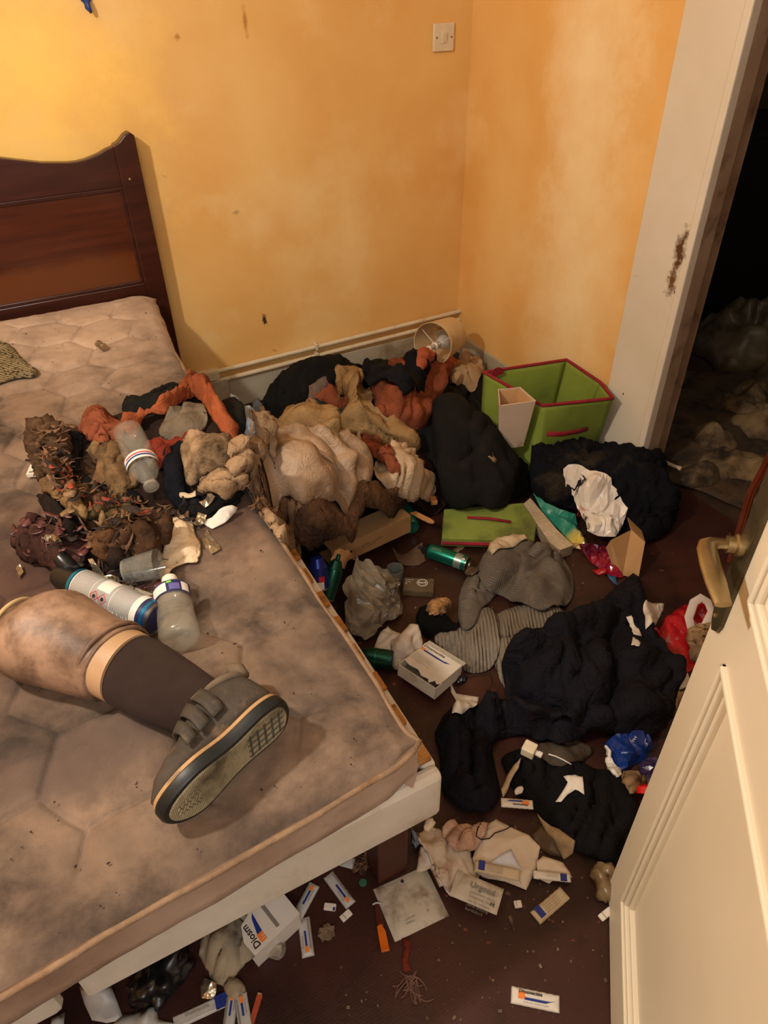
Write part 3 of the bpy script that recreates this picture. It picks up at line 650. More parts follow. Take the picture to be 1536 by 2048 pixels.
cloth('crinkled_sheet', 'brown crinkled stained sheet hanging down to the torn cardboard box', 'sheet',
      [(525, 1015), (560, 1016), (610, 1022), (660, 1010), (705, 988), (745, 970), (770, 945), (800, 935), (820, 960), (832, 1000), (800, 1012), (760, 1030), (715, 1055), (672, 1085), (630, 1108), (600, 1100), (570, 1070)], f_brown, .03, .05, gap=.012,
      folds=(('b', .018, .05, 20, 2.2, .03), ('r', .007, .018, 35, 3, .02)), rag=.004, res=.006)
cloth('cream_sheet', 'pale cream crumpled sheet gathered to a point below the charcoal coat', 'sheet',
      [(752, 925), (775, 905), (810, 902), (838, 935), (862, 968), (872, 988), (845, 1003), (820, 1012), (800, 1000), (772, 978), (750, 955)], fab('cream_sheet', 'C4AC8E', 'AC9274', '7A5C40', 6, rough=.6, samt=.25), .05, .04,
      folds=(('b', .016, .022, 68, 5, .02),), ridges=[([(805, 1000), (800, 950), (780, 915)], .016, .01), ([(820, 1005), (840, 965)], .016, .01)], res=.006)
cloth('orange_strip', 'torn orange strip of cloth hanging down over the cream sheet', 'cloth strip',
      [(722, 882), (745, 878), (765, 895), (790, 920), (808, 945), (806, 972), (792, 962), (778, 945), (766, 930), (748, 918), (738, 905), (730, 900)], f_orange, .02, .02, folds=(('b', .010, .012, -45, 6, .01),), rag=.006, res=.005)
# charcoal coat
cloth('charcoal_coat', 'long charcoal coat hanging over the heap beside the white bin', 'coat',
      [(878, 775), (905, 768), (930, 775), (948, 772), (985, 785), (1002, 805), (1008, 860), (1022, 920), (1026, 975), (1015, 1012), (985, 1020), (955, 1012), (930, 1022), (905, 1018), (885, 985), (868, 940), (842, 905), (836, 870), (852, 830), (868, 800)], f_coat, .05, .05,
      folds=(('b', .012, .09, 80, 4, .03), ('r', .008, .05, 75, 5, .04)), ridges=[([(900, 790), (905, 880), (905, 980)], .028, .022), ([(960, 790), (975, 860), (1000, 960)], .030, .022), ([(935, 780), (938, 860), (950, 960)], -.022, .014), ([(865, 850), (880, 930)], .018, .016), ([(925, 930), (950, 900), (960, 860)], -.015, .01)], res=.007)
paper('paper_scrap', 'small torn cream paper scrap stuck on the charcoal coat', 'paper scrap', [(964, 914), (976, 912), (984, 903), (987, 914), (994, 922), (989, 931), (978, 922), (966, 921)], p_dirty)
cloth('black_jumper', 'black jumper between the charcoal coat and the blue jacket', 'jumper',
      [(1012, 905), (1040, 888), (1072, 890), (1095, 905), (1085, 930), (1062, 950), (1060, 990), (1040, 1000), (1022, 985), (1018, 945)], f_black, .045, .04, folds=(('b', .014, .03, 50, 3, .02),))
cloth('tan_garment', 'crumpled tan paper sack beside the lamp shade near the corner', 'paper sack',
      [(902, 765), (908, 735), (920, 715), (940, 728), (965, 735), (972, 750), (955, 775), (925, 778)], mat('tan_sack', 'A58764', '8E7050', 8, rough=.8, crumple=.2, crs=25), .08, .03, folds=(('b', .02, .04, 70, 2, .02),), shade=False, res=.011)

# ---- blue jacket by the doorway
c = PZ(1200, 960, .06); T = np.maximum(T, blur(bump(c[0], c[1], .09, .28, .16, -35), 4))
cloth('navy_jacket', 'large dusty navy fleece jacket heaped at the doorway below the green box', 'jacket',
      [(1058, 945), (1075, 918), (1110, 905), (1165, 902), (1205, 888), (1250, 884), (1282, 900), (1280, 925), (1305, 940), (1330, 975), (1350, 1030), (1340, 1065), (1300, 1090), (1262, 1085), (1235, 1060), (1180, 1040), (1130, 1020), (1090, 1010), (1065, 985)],
      fab('dusty_navy_fleece', '0D0F17', '0A0B10', '3A3126', 9, wr=.8, wrs=18, rough=.95, samt=.42, bump=.3, sheen=.3), .035, .05,
      folds=(('b', .032, .07, -25, 2.2, .06), ('b', .010, .025, 30, 2, .03)), ridges=[([(1075, 940), (1150, 915), (1240, 910)], .02, .02), ([(1110, 990), (1190, 950), (1290, 985)], .02, .02), ([(1250, 935), (1310, 1000), (1320, 1060)], .02, .02)])

# ---- grey knit jumper
f_knit = fab('grey_rib_knit', '857A6C', '6C6052', '4A3E32', 7, rough=.98, samt=.2, weave=.8, wscale=34, wdir='X', bump=.5, bscale=500, rot=28)
f_knit2 = fab('grey_plain_knit', '82786C', '685E52', '4A4034', 7, rough=.98, samt=.2, weave=.7, wscale=80, wdir='X', bump=.8, bscale=420, rot=-40)
swt = empty('knit_jumper', pv(PZ(1030, 1220, 0)), 'grey ribbed knit jumper heaped in the middle of the floor', 'jumper')
def part(name, lab, pts, m, **k):
    o = cloth(name, lab, None, pts, m, **k); o.parent = swt; o.matrix_parent_inverse = Matrix.Translation(-swt.location); return o
part('lower_body', None, [(985, 1235), (1030, 1215), (1085, 1205), (1130, 1225), (1145, 1245), (1110, 1275), (1070, 1290), (1050, 1310), (1040, 1345), (1022, 1385), (1005, 1372), (990, 1335), (975, 1290), (975, 1255)], f_knit, puff=.035, w=.05, folds=(('b', .010, .06, 70, 3, .02),), ridges=[([(990, 1290), (1070, 1280)], -.02, .006)])
part('sleeve', 'sleeve with a ribbed cuff', [(868, 1268), (885, 1262), (915, 1258), (945, 1225), (985, 1222), (1000, 1262), (996, 1310), (972, 1345), (930, 1345), (915, 1318), (885, 1300), (870, 1285)], f_knit, puff=.045, w=.045, folds=(('b', .008, .05, 20, 3, .02),))
part('sleeve', 'upper sleeve bent at the elbow', [(920, 1185), (940, 1150), (968, 1125), (1000, 1130), (1008, 1165), (985, 1200), (965, 1215), (950, 1250), (925, 1262), (915, 1225)], f_knit2, puff=.055, w=.045, folds=(('b', .010, .04, 65, 2.5, .02),), ridges=[([(950, 1200), (965, 1160)], -.02, .008)])
part('upper_body', None, [(955, 1145), (968, 1112), (1005, 1092), (1045, 1090), (1082, 1102), (1115, 1112), (1140, 1140), (1148, 1180), (1135, 1212), (1095, 1225), (1050, 1218), (1005, 1198), (972, 1180)], f_knit2, puff=.10, w=.08, folds=(('b', .014, .07, 10, 2, .04),), ridges=[([(1050, 1140), (1075, 1150), (1100, 1140), (1098, 1120)], -.026, .010), ([(1000, 1205), (1060, 1222), (1110, 1225)], .015, .012), ([(1072, 1130), (1105, 1128)], .018, .010)], res=.006)

# ---- dark clothes in front
f_pants = fab('ink_blue_trousers', '14131B', '0C0B10', '221C16', 6, wr=.9, wrs=13, rough=.85, samt=.25, sheen=.15)
cc = PZ(1150, 1330, .05); T = np.maximum(T, blur(bump(cc[0], cc[1], .06, .17, .22, 10), 5))
cloth('dark_tshirt', 'black crumpled t-shirt lying flat near the open door', 't-shirt',
      [(1003, 1520), (1040, 1500), (1100, 1508), (1160, 1535), (1215, 1545), (1245, 1570), (1285, 1640), (1270, 1690), (1240, 1730), (1200, 1725), (1150, 1705), (1105, 1660), (1070, 1625), (1030, 1590), (1010, 1550)], f_black, .012, .04,
      folds=(('b', .018, .055, 40, 2.5, .05), ('b', .005, .02, 80, 3, .02), ('r', .007, .05, 60, 4, .05)))
cloth('grey_rag', 'grey-brown dusty rag half under the dark trousers beside the charger', 'rag',
      [(1078, 1492), (1110, 1480), (1150, 1478), (1182, 1500), (1170, 1522), (1130, 1532), (1092, 1525), (1075, 1508)], fab('dusty_grey_rag', '4A4238', '362E26', '221a14'), .02, .03, folds=(('b', .008, .03, 10, 3, .02),), rag=.003)
cloth('dark_trousers', 'big ink-blue trousers heaped beside the open door', 'trousers',
      [(868, 1475), (890, 1445), (930, 1425), (965, 1418), (1005, 1395), (1008, 1340), (1030, 1300), (1065, 1268), (1110, 1250), (1160, 1228), (1205, 1205), (1235, 1178), (1262, 1165), (1282, 1180), (1290, 1230), (1312, 1290), (1335, 1350), (1350, 1400), (1335, 1450), (1300, 1478), (1255, 1480), (1215, 1470), (1180, 1465), (1150, 1490), (1115, 1495), (1060, 1482), (1010, 1480), (985, 1500), (992, 1545), (1000, 1590), (985, 1625), (950, 1635), (915, 1620), (885, 1590), (880, 1540), (875, 1505)], f_pants, .05, .07,
      folds=(('b', .030, .085, 35, 2.4, .06), ('b', .010, .03, 60, 3, .03), ('r', .009, .06, 20, 4, .06)),
      ridges=[([(1010, 1400), (1080, 1420), (1160, 1440), (1200, 1420)], -.03, .016), ([(905, 1450), (990, 1435), (1100, 1455), (1190, 1445)], .028, .022), ([(1215, 1240), (1210, 1320), (1215, 1420)], -.035, .018), ([(1262, 1180), (1285, 1290), (1320, 1400)], .03, .02),
              ([(1040, 1330), (1110, 1290), (1200, 1275)], .03, .02), ([(1060, 1300), (1150, 1320), (1215, 1300)], -.018, .012), ([(1240, 1290), (1290, 1300)], -.02, .012), ([(1225, 1350), (1290, 1360), (1310, 1390)], .02, .014), ([(1235, 1440), (1290, 1430)], .025, .016),
              ([(950, 1440), (940, 1520), (950, 1600)], -.02, .010), ([(910, 1480), (905, 1560), (930, 1610)], .02, .016)], res=.0075)
cloth('black_sock', 'black sock curled beside the sleeve of the grey jumper', 'sock',
      [(832, 1235), (842, 1218), (865, 1216), (890, 1230), (915, 1248), (912, 1262), (885, 1266), (862, 1280), (845, 1272), (835, 1255)], f_sock, .04, .025, folds=(('b', .004, .03, 20, 2, .01),), res=.005)

# ---- rags on the bed
cloth('charred_rag', 'dark brown charred rags forming the base of the pile on the mattress', 'rags',
      [(60, 900), (110, 862), (170, 860), (240, 830), (300, 805), (400, 790), (460, 830), (490, 900), (500, 960), (440, 1000), (360, 1010), (340, 1060), (330, 1120), (290, 1160), (220, 1160), (150, 1110), (110, 1060), (130, 1010), (80, 960)], f_dark, .006, .04,
      folds=(('b', .008, .04, 30, 2, .03),), rag=.010)
cloth('black_garment', 'black garment behind the orange cloth on the mattress', 'garment',
      [(248, 838), (255, 808), (285, 806), (320, 792), (350, 782), (372, 790), (368, 812), (330, 822), (290, 835), (262, 845)], f_coatb, .03, .025, folds=(('b', .010, .02, 20, 3, .02),), rag=.004, res=.006)
cloth('orange_scarf', 'orange gathered scarf looping over the rag pile on the mattress', 'scarf',
      [(250, 880), (262, 850), (295, 838), (330, 815), (352, 795), (378, 780), (412, 778), (432, 790), (440, 812), (455, 842), (470, 868), (468, 890), (448, 878), (428, 850), (412, 825), (398, 812), (375, 816), (340, 832), (300, 850), (278, 878), (262, 895)], f_orange2, .05, .03, gap=.008, chop=.1,
      folds=(('b', .013, .015, 78, 4, .012),), ridges=[([(265, 870), (330, 832), (400, 795), (430, 815), (460, 870)], .018, .014)], rag=.003, res=.005)
cloth('orange_rag', 'orange puckered rag at the left of the pile on the mattress', 'rag',
      [(162, 870), (180, 852), (200, 840), (232, 842), (252, 858), (256, 878), (236, 900), (205, 905), (178, 888)], f_orange, .045, .03, folds=(('b', .014, .022, 40, 3, .02),), rag=.003, res=.005)
cloth('grey_pillow', 'dirty grey padded cloth framed by the orange scarf', 'cushion',
      [(318, 868), (335, 842), (372, 822), (398, 812), (415, 835), (412, 862), (392, 880), (360, 888), (330, 884)], fab('dirty_grey_pad', '6E6150', '54483A', '2E261C', 9, samt=.4), .035, .03, folds=(('b', .006, .03, 30, 2, .02),), res=.006)
cloth('red_orange_rag', 'rust red frayed rag beside the crushed bottle on the mattress', 'rag',
      [(290, 900), (310, 885), (345, 885), (400, 868), (412, 878), (370, 900), (335, 930), (320, 945), (308, 925)], fab('rust_rag', '7E3020', '5C2016', '38160e'), .03, .02, folds=(('b', .010, .014, 35, 4, .01),), rag=.006, res=.005)
cloth('dark_trouser_leg', 'black trouser leg in the middle of the pile on the mattress', 'trousers',
      [(330, 905), (352, 888), (370, 895), (374, 935), (380, 985), (440, 1005), (470, 990), (480, 1012), (420, 1035), (350, 1020), (330, 990), (326, 940)], f_navy, .035, .03, folds=(('b', .010, .03, 75, 4, .02),), res=.006)
cloth('blotched_cap', 'beige cap with dark mould blotches at the right of the pile', 'cap',
      [(362, 900), (375, 876), (405, 868), (440, 872), (466, 895), (466, 925), (440, 945), (408, 958), (392, 978), (376, 975), (372, 940)], fab('mouldy_beige', '9E8466', '8A7054', '2E2418', 9, samt=.5, sscale=9), .06, .03, folds=(('b', .008, .04, 60, 3, .02),), ridges=[([(370, 900), (380, 960)], .008, .006)], res=.005)
cloth('navy_strap', 'navy ruffled cloth band at the left of the pile on the mattress', 'cloth',
      [(136, 905), (138, 880), (152, 874), (166, 878), (168, 905), (164, 935), (178, 960), (208, 985), (212, 1002), (185, 1006), (158, 985), (146, 950)], f_navy, .03, .02, folds=(('b', .010, .010, 80, 6, .01),), res=.005)
cloth('tan_frayed_cloth', 'tan frayed scorched cloth left of the crushed bottle', 'cloth',
      [(176, 905), (190, 892), (215, 898), (245, 900), (268, 918), (276, 945), (270, 975), (250, 1000), (248, 1030), (225, 1022), (222, 985), (198, 970), (180, 972), (198, 950), (185, 925)], f_dirt, .035, .03, folds=(('b', .014, .022, 70, 3, .03),), rag=.009, res=.005)
cloth('black_glove', 'small black ruffled cuff below the tan frayed cloth', 'cloth',
      [(248, 990), (262, 984), (276, 992), (284, 1018), (276, 1026), (254, 1022)], f_black, .03, .015, folds=(('b', .008, .010, 85, 5, .005),), res=.004)
cloth('black_rag', 'black rag under the foil strips right of the pile', 'rag',
      [(360, 1020), (400, 1012), (440, 992), (478, 985), (490, 1000), (450, 1020), (400, 1045), (368, 1040)], f_black, .012, .02, folds=(('b', .008, .03, 20, 3, .02),), res=.006)
for k, (nm, lb, pts) in enumerate([
    ('paper_bag', 'dirty tan crumpled paper hanging at the mattress edge near the beige sheet', [(398, 990), (415, 955), (445, 945), (470, 948), (486, 965), (480, 985), (462, 1000), (450, 1012), (430, 990)]),
    ('paper_bag', 'crinkled tan paper roll bridging the pile and the beige sheet', [(455, 905), (470, 885), (500, 868), (530, 850), (548, 856), (550, 890), (530, 900), (500, 908), (470, 918)]),
    ('paper_bag', 'sooty crumpled paper at the centre of the mattress edge', [(452, 935), (470, 905), (500, 900), (528, 905), (525, 930), (500, 945), (480, 958), (462, 950)]),
    ('paper_bag', 'burnt crumpled paper spilling over the mattress edge below the beige sheet', [(515, 1012), (535, 1000), (575, 1005), (610, 1020), (595, 1045), (608, 1075), (590, 1090), (560, 1080), (535, 1050), (522, 1030)])]):
    cloth(nm, lb, 'paper', pts, fab('grimy_paper%d' % k, '9C8062', '80654A', '3A281A', 12, samt=.4+.1*(k == 3), crumple=.25, crs=60, bump=.3), .03, .025, folds=(('b', .020, .028, rnd.uniform(0, 180), 2, .03), ('r', .006, .012, 30, 3, .01)), rag=.006, res=.0045)
cloth('pink_cloth', 'pinkish crumpled tissue by the can on the mattress', 'tissue',
      [(300, 1215), (312, 1190), (335, 1168), (352, 1170), (350, 1192), (332, 1205), (322, 1240), (305, 1245)], fab('rusty_tissue', '8A5242', '6E3C30', '4a241c', 20), .015, .02, folds=(('b', .010, .014, 50, 2, .02),), rag=.005, res=.0045, smooth=True)
m_check = mat('checked_knit', 'A8946C', '8C7A56', 20, rough=.95, weave=2.0, wscale=55, wdir='DIAGONAL', bump=1.0, bscale=180, spots=('3A3324', 150, .56))
cloth('checked_cloth', 'yellowish checked knit cloth at the left edge of the mattress', 'cloth',
      [(-60, 672), (0, 684), (28, 700), (52, 728), (76, 742), (70, 756), (40, 760), (0, 770), (-60, 790)], m_check, .022, .03, folds=(('b', .008, .05, 20, 3, .02),), res=.006)
pwl = 'DCC9A8'
m_mask = fab('cream_fabric', 'D8BF9C', 'CBB08C', '9A7A58', 9, samt=.15)
cloth('cream_glove', 'cream folded fabric with a raised seam lying right of the pile', 'fabric',
      [(322, 1130), (338, 1070), (345, 1042), (362, 1034), (385, 1048), (392, 1075), (402, 1092), (398, 1125), (370, 1130), (345, 1142), (328, 1160), (318, 1150)], m_mask, .022, .03, folds=(('b', .003, .05, 80, 3, .02),), ridges=[([(340, 1100), (365, 1075), (355, 1045)], .004, .008), ([(330, 1140), (370, 1118), (398, 1118)], -.008, .005)], res=.005)
paper('white_spatula', 'flat white ragged card strip on the right of the pile', 'card', [(402, 1048), (425, 1042), (440, 1028), (465, 1015), (476, 1020), (474, 1032), (450, 1048), (425, 1060)], p_white, curl=.002)
paper('paper_scrap', 'small folded tan carton under the paper right of the crushed bottle', 'carton', [(358, 992), (362, 986), (392, 984), (392, 994), (362, 1002)], p_dirty, edge=.0)
# loose shreds
SC_ = [('scorched_rag', 'dark brown wrinkled rag below the navy band', [(150,985),(200,1000),(235,1010),(250,1040),(215,1062),(170,1060),(135,1030)], 0),
 ('scorched_rag', 'olive brown rag between the navy band and the black cuff', [(165,1010),(215,1025),(265,1020),(262,1050),(215,1052),(180,1045)], 2),
 ('scorched_rag', 'brown matted rag in the centre of the lower pile', [(185,1085),(215,1058),(262,1050),(310,1055),(335,1075),(322,1110),(280,1128),(235,1135),(198,1120)], 1),
 ('scorched_rag', 'black shiny rag at the bottom of the pile above the clear cup', [(215,1100),(245,1090),(262,1110),(262,1150),(235,1162),(218,1140)], 3),
 ('scorched_rag', 'plum brown sheet of debris left of the black nozzle', [(35,1090),(70,1060),(120,1045),(160,1060),(180,1100),(165,1140),(120,1150),(70,1135),(40,1115)], 4),
 ('scorched_rag', 'dark matted rag on the left half of the lower pile', [(100,1000),(150,1000),(175,1040),(165,1075),(130,1070),(95,1040)], 3),
 ('scorched_rag', 'reddish brown rag just left of the cream fabric', [(262,1060),(300,1040),(335,1050),(338,1090),(320,1130),(290,1140),(268,1120)], 1),
 ('scorched_rag', 'tan curled leaf of cloth above the red threads', [(95,965),(125,975),(160,1005),(180,1035),(168,1045),(130,1015),(100,990)], 5),
 ('scorched_rag', 'brown curled rag around the small carton at the left of the pile', [(72,890),(98,865),(135,862),(150,900),(148,950),(110,965),(80,945)], 0)]
FS = [fab('scorched_%d' % i, *c, 16, samt=.5, bump=.5, crumple=.3, crs=70) for i, c in enumerate([('5E4630','3E2C1E','1A120C'),('6A482E','46301E','1E130C'),('54462A','3A2E1C','1a140c'),('1E1713','120D0A','2E1E14'),('4A2C26','32201A','1C120E'),('8A6E48','6A5034','32241a')])]
for k, (nm, lb, pts, fi) in enumerate(SC_):
    cloth(nm, lb, 'rag', pts, FS[fi], .03, .025, folds=(('b', .020, .024, rnd.uniform(0, 180), 2, .03), ('r', .008, .010, rnd.uniform(0, 180), 3, .01)), rag=.008, res=.0045)
f_sh1 = mat('brown_shreds', '7A5638', '2E1C12', 60, rough=.8, bump=.3); f_sh2 = mat('dark_shreds', '2A1A12', '120C08', 50, rough=.8, bump=.3); f_sh3 = mat('tan_shreds', '7E6242', '523C28', 60, rough=.7, bump=.3); f_sh4 = mat('orange_shreds', '8E3A24', '6A2818', 60, rough=.8); f_sh5 = mat('plum_shreds', '5A3230', '38201E', 40, rough=.4)
A1 = [(70, 900), (130, 870), (150, 960), (300, 1010), (400, 1010), (340, 1060), (320, 1150), (230, 1190), (100, 1110), (140, 1020), (70, 960)]
shreds('cloth_shreds', 'brown leafy shreds of rotten cloth strewn through the pile on the mattress', 'shreds', A1, 60, .012, .035, .0024, f_sh1, .012, 3, curl=.25)
shreds('cloth_shreds', 'black charred shreds in the lower part of the pile on the mattress', 'shreds', A1, 70, .015, .05, .0028, f_sh2, .012, 4, curl=.25)
shreds('cloth_shreds', 'tan shreds scattered across the lower pile on the mattress', 'shreds', [(100, 960), (200, 1000), (330, 1000), (340, 1080), (300, 1140), (150, 1090)], 28, .015, .035, .003, f_sh3, .018, 5)
shreds('cloth_shreds', 'orange threads and shreds along the navy band on the mattress', 'shreds', [(105, 960), (150, 950), (260, 1010), (330, 1020), (300, 1060), (200, 1040), (120, 1000)], 45, .008, .025, .002, f_sh4, .016, 6)
shreds('cloth_shreds', 'dark plum shreds spread on the mattress left of the spray can', 'shreds', [(30, 1060), (120, 1040), (250, 1120), (330, 1170), (300, 1220), (180, 1170), (60, 1130)], 60, .012, .035, .0028, f_sh5, .006, 7, curl=.25)
shreds('cloth_shreds', 'frayed brown curls around the carton on the left of the pile', 'shreds', [(72, 890), (110, 862), (150, 862), (150, 960), (90, 955)], 60, .015, .04, .002, f_sh1, .02, 8, curl=.8)
shreds('cloth_shreds', 'burnt shreds where the rags spill over the mattress edge', 'shreds', [(470, 960), (520, 990), (600, 1020), (600, 1090), (560, 1070), (510, 1010)], 90, .012, .05, .002, f_sh1, .02, 9)
shreds('debris_crumbs', 'tiny dark crumbs scattered over the mattress', 'crumbs', [(20, 640), (280, 600), (380, 760), (560, 1100), (800, 1480), (600, 1600), (200, 1850), (20, 1900)], 150, .0015, .004, .0008, f_sh2, .001, 10)

# ================================================================== RIGID THINGS
def can(name, label, cat, a, b, r, body, base, top, cap=None, z=None, prints=None, nozzle=True):
    """aerosol can lying down; a = shoulder end pixel, b = base end pixel"""
    A, B_ = hit(*a), hit(*b); A[2] = (Tz(A[0], A[1]) if z is None else z)+r; B_[2] = (Tz(B_[0], B_[1]) if z is None else z)+r
    L = float(np.linalg.norm(B_-A)); M = frame(A, B_); e = empty(name, M, label, cat)
    MB().lathe([(r*.80, .004), (r*.93, .006), (r, .014), (r, L-.006), (r*.985, L-.003)], 32, ax='X').build('can_body', body, e, smooth='auto')
    MB().lathe([(r*.97, L-.004), (r*1.01, L-.003), (r*1.01, L), (r*.93, L+.0015), (r*.85, L-.003), (r*.3, L-.010)], 32, ax='X').build('can_base', base, e, smooth='auto')
    MB().lathe([(r*.35, -.016), (r*.55, -.014), (r*.74, -.004), (r*.84, .003), (r*.90, .006)], 32, ax='X').build('can_shoulder', top, e, smooth='auto')
    if nozzle: MB().lathe([(r*.10, -.030), (r*.22, -.030), (r*.25, -.016), (r*.36, -.014)], 16, ax='X').build('nozzle', cap or top, e, smooth='auto')
    return e, L
def wrap_text(s, size, m, par, r, x, ang, name='print', along=True, bold=0):
    """text wrapped on a cylinder around local X; reads along X when along"""
    o = text_part(s, size, m, par, Matrix.Identity(4), name, bold=bold); me = o.data
    for v in me.vertices:
        X, Y = v.co.x, v.co.y
        if not along: X, Y = Y, -X
        a = ang+Y/r; v.co = (x+X, r*1.004*math.cos(a), r*1.004*math.sin(a))
    return o
def wrap_rect(x0, x1, a0, a1, r, m, par, name, n=10, th=.0004):
    mb = MB(); mb.sheet(lambda u, v: (x0+(x1-x0)*v, (r+th)*math.cos(a0+(a1-a0)*u), (r+th)*math.sin(a0+(a1-a0)*u)), n, 1); return mb.build(name, m, par, smooth=True, fixn=False)
m_label = mat('white_can_label', 'D8D4CC', 'CCC8BE', 20, rough=.3, bump=0); m_blackp = mat('black_plastic', '121416', rough=.3, bump=0); m_bluem = mat('metallic_blue', '2A86B4', rough=.25, metal=.8, bump=0); m_steel = mat('steel_rim', '8A8880', '6A675F', 20, rough=.3, metal=.9, bump=0)
m_navyp = mat('navy_print', '20264E', rough=.4, bump=0)
M_ = None
# white spray can on the mattress
e, L = can('spray_can', 'white labelled spray can with black cap lying behind the prosthetic leg', 'spray can', (163, 1190), (322, 1262), .0265, m_navyp, m_steel, m_bluem, m_blackp, nozzle=False)
up = 1.85
wrap_rect(.004, .010, 0, 6.28, .0266, m_bluem, e, 'blue_band', 32); wrap_rect(.012, L-.022, up-1.25, up+1.65, .0267, m_label, e, 'label', 28); wrap_rect(L-.014, L-.008, 0, 6.28, .0266, m_bluem, e, 'blue_band', 32)
fine = mat('fine_grey_print', '54545A', rough=.5, bump=0)
mb = MB(); g = random.Random(5); r = .02705
for c_ in range(3):
    x = .014+c_*.043
    for k in range(20):
        xa = x+k*.0021; 
        if xa > L-.03: break
        a0, a1 = up-1.05+g.random()*.05, up+1.45-g.random()*.5
        if c_ == 1 and 3 < k < 17: a0 = up+.1
        mb.sheet(lambda u, v: (xa+.0011*v, (r+.0003)*math.cos(a0+(a1-a0)*u), (r+.0003)*math.sin(a0+(a1-a0)*u)), 10, 1)
mb.build('fine_print', fine, e, fixn=False)
for k in (0, 1):      # two hazard diamonds
    cx, ca, s = .066+k*.0175, up+.55, .0095
    mb = MB()
    for i in range(4):
        p_ = [(0, s), (s, 0), (0, -s), (-s, 0)]; a_, b_ = p_[i], p_[(i+1) % 4]
        q_ = [(a_[0], a_[1]), (b_[0], b_[1]), (b_[0]*.8, b_[1]*.8), (a_[0]*.8, a_[1]*.8)]
        mb.add([(cx+x, (r+.0006)*math.cos(ca+y/r), (r+.0006)*math.sin(ca+y/r)) for x, y in q_], [(0, 1, 2, 3)])
    mb.build('hazard_diamond', inkr, e, fixn=False)
    mb = MB(); q_ = [(s*.35*math.cos(t), s*.35*math.sin(t)) for t in np.linspace(0, 6.28, 9)[:-1]]
    mb.add([(cx+x, (r+.0006)*math.cos(ca+y/r), (r+.0006)*math.sin(ca+y/r)) for x, y in q_], [tuple(range(8))]); mb.build('hazard_symbol', ink, e, fixn=False)
MB().lathe([(.010, -.045), (.018, -.043), (.022, -.030), (.0235, -.004), (.0255, .003)], 24, ax='X').build('cap', m_blackp, e, smooth='auto')
# black nozzle cap/tube behind it
A, B_ = hit(125, 1128), hit(178, 1185); A[2] = Tz(A[0], A[1])+.014; B_[2] = Tz(B_[0], B_[1])+.014; M = frame(A, B_); Lb = float(np.linalg.norm(B_-A))
e = empty('black_bottle', M, 'slim black plastic bottle lying behind the white spray can', 'bottle')
MB().lathe([(.006, -.002), (.012, .0), (.0135, .008), (.0135, Lb*.55), (.0125, Lb*.57), (.0145, Lb*.62), (.0150, Lb), (.010, Lb+.004)], 24, ax='X').build('bottle_body', m_blackp, e, smooth='auto')
MB().lathe([(.014, Lb*.45), (.0143, Lb*.46), (.0143, Lb*.52), (.014, Lb*.53)], 24, ax='X').build('bottle_ring', mat('dark_grey_plastic', '24282A', rough=.35, bump=0), e, smooth='auto')

# clear bottles
m_pet = mat('clear_pet', 'C9C4B6', 'A8A292', 10, rough=.08, bump=.02, alpha=.2, spec=.9, coat=.5); m_petw = mat('frosted_pet', 'B8B0A0', '9E9684', 12, rough=.2, bump=.1, alpha=.34, spec=.8, coat=.4, stain='8a7c64', samt=.2)
def bottle(name, label, neck, base, r, m, zoff=0, squash=1.0):
    A, B_ = hit(*neck), hit(*base); A[2] = Tz(A[0], A[1])+r*.9+zoff; B_[2] = Tz(B_[0], B_[1])+r*.9+zoff*.5; L = float(np.linalg.norm(B_-A)); M = frame(A, B_); e = empty(name, M, label, 'bottle')
    pr = [(r*.36, 0), (r*.37, .012), (r*.48, .018), (r*.80, .036), (r*.97, .050), (r, .060)]
    x = .062
    while x < L*.72: pr += [(r, x), (r*.965, x+.002), (r, x+.004)]; x += .0075
    pr += [(r*.99, L-.012), (r*.9, L-.003), (r*.6, L), (r*.2, L-.006)]
    pr = [(a, b_) for a, b_ in pr]
    mb = MB().lathe(pr, 28, ax='X', caps=False)
    mb.v = [(x, y*(1+.05*math.sin(x*70)), z*squash*(1+.06*math.sin(x*50+1+y*60))) for x, y, z in mb.v]
    mb.build('bottle_body', m, e, smooth=True); return e, L
e, L = bottle('water_bottle', 'small clear water bottle with a purple and white label beside the spray can', (347, 1190), (368, 1308), .030, m_petw)
MB().lathe([(.0125, -.010), (.0130, -.009), (.0130, .004), (.0125, .005)], 20, ax='X').build('cap', mat('white_cap', 'D8D2C4', rough=.4, bump=0), e, smooth='auto')
wrap_rect(.022, .048, .2, 3.3, .0298, m_navyp, e, 'label', 20); 
for a0, a1, m2 in ((1.75, 2.7, m_label), (.5, .95, m_label)): wrap_rect(.026, .045, a0, a1, .0302, m2, e, 'label_panel', 8)
wrap_rect(.024, .029, 1.45, 1.7, .0304, mat('label_green', '6FAE4A', bump=0), e, 'label_mark', 3)
wrap_rect(.030, .044, 1.05, 1.6, .0300, mat('label_lilac', '5A5590', bump=0), e, 'label_panel', 6)
wrap_text('EAU', .008, inkr, e, .0304, .030, 2.45, along=False)
e, L = bottle('crushed_bottle', 'crushed clear bottle with a torn white label in the middle of the rag pile', (312, 1008), (262, 890), .030, m_pet, .012, .8)
wrap_rect(.050, .072, .1, 3.0, .0310, m_label, e, 'label', 20)
wrap_rect(.056, .060, .3, 2.6, .0314, inkb, e, 'label_stripe', 16); wrap_rect(.063, .066, .6, 2.4, .0314, inkr, e, 'label_stripe', 16)
MB().lathe([(.013, -.004), (.0145, -.003), (.0145, .002), (.013, .003)], 20, ax='X').build('neck_ring', m_petw, e, smooth='auto')
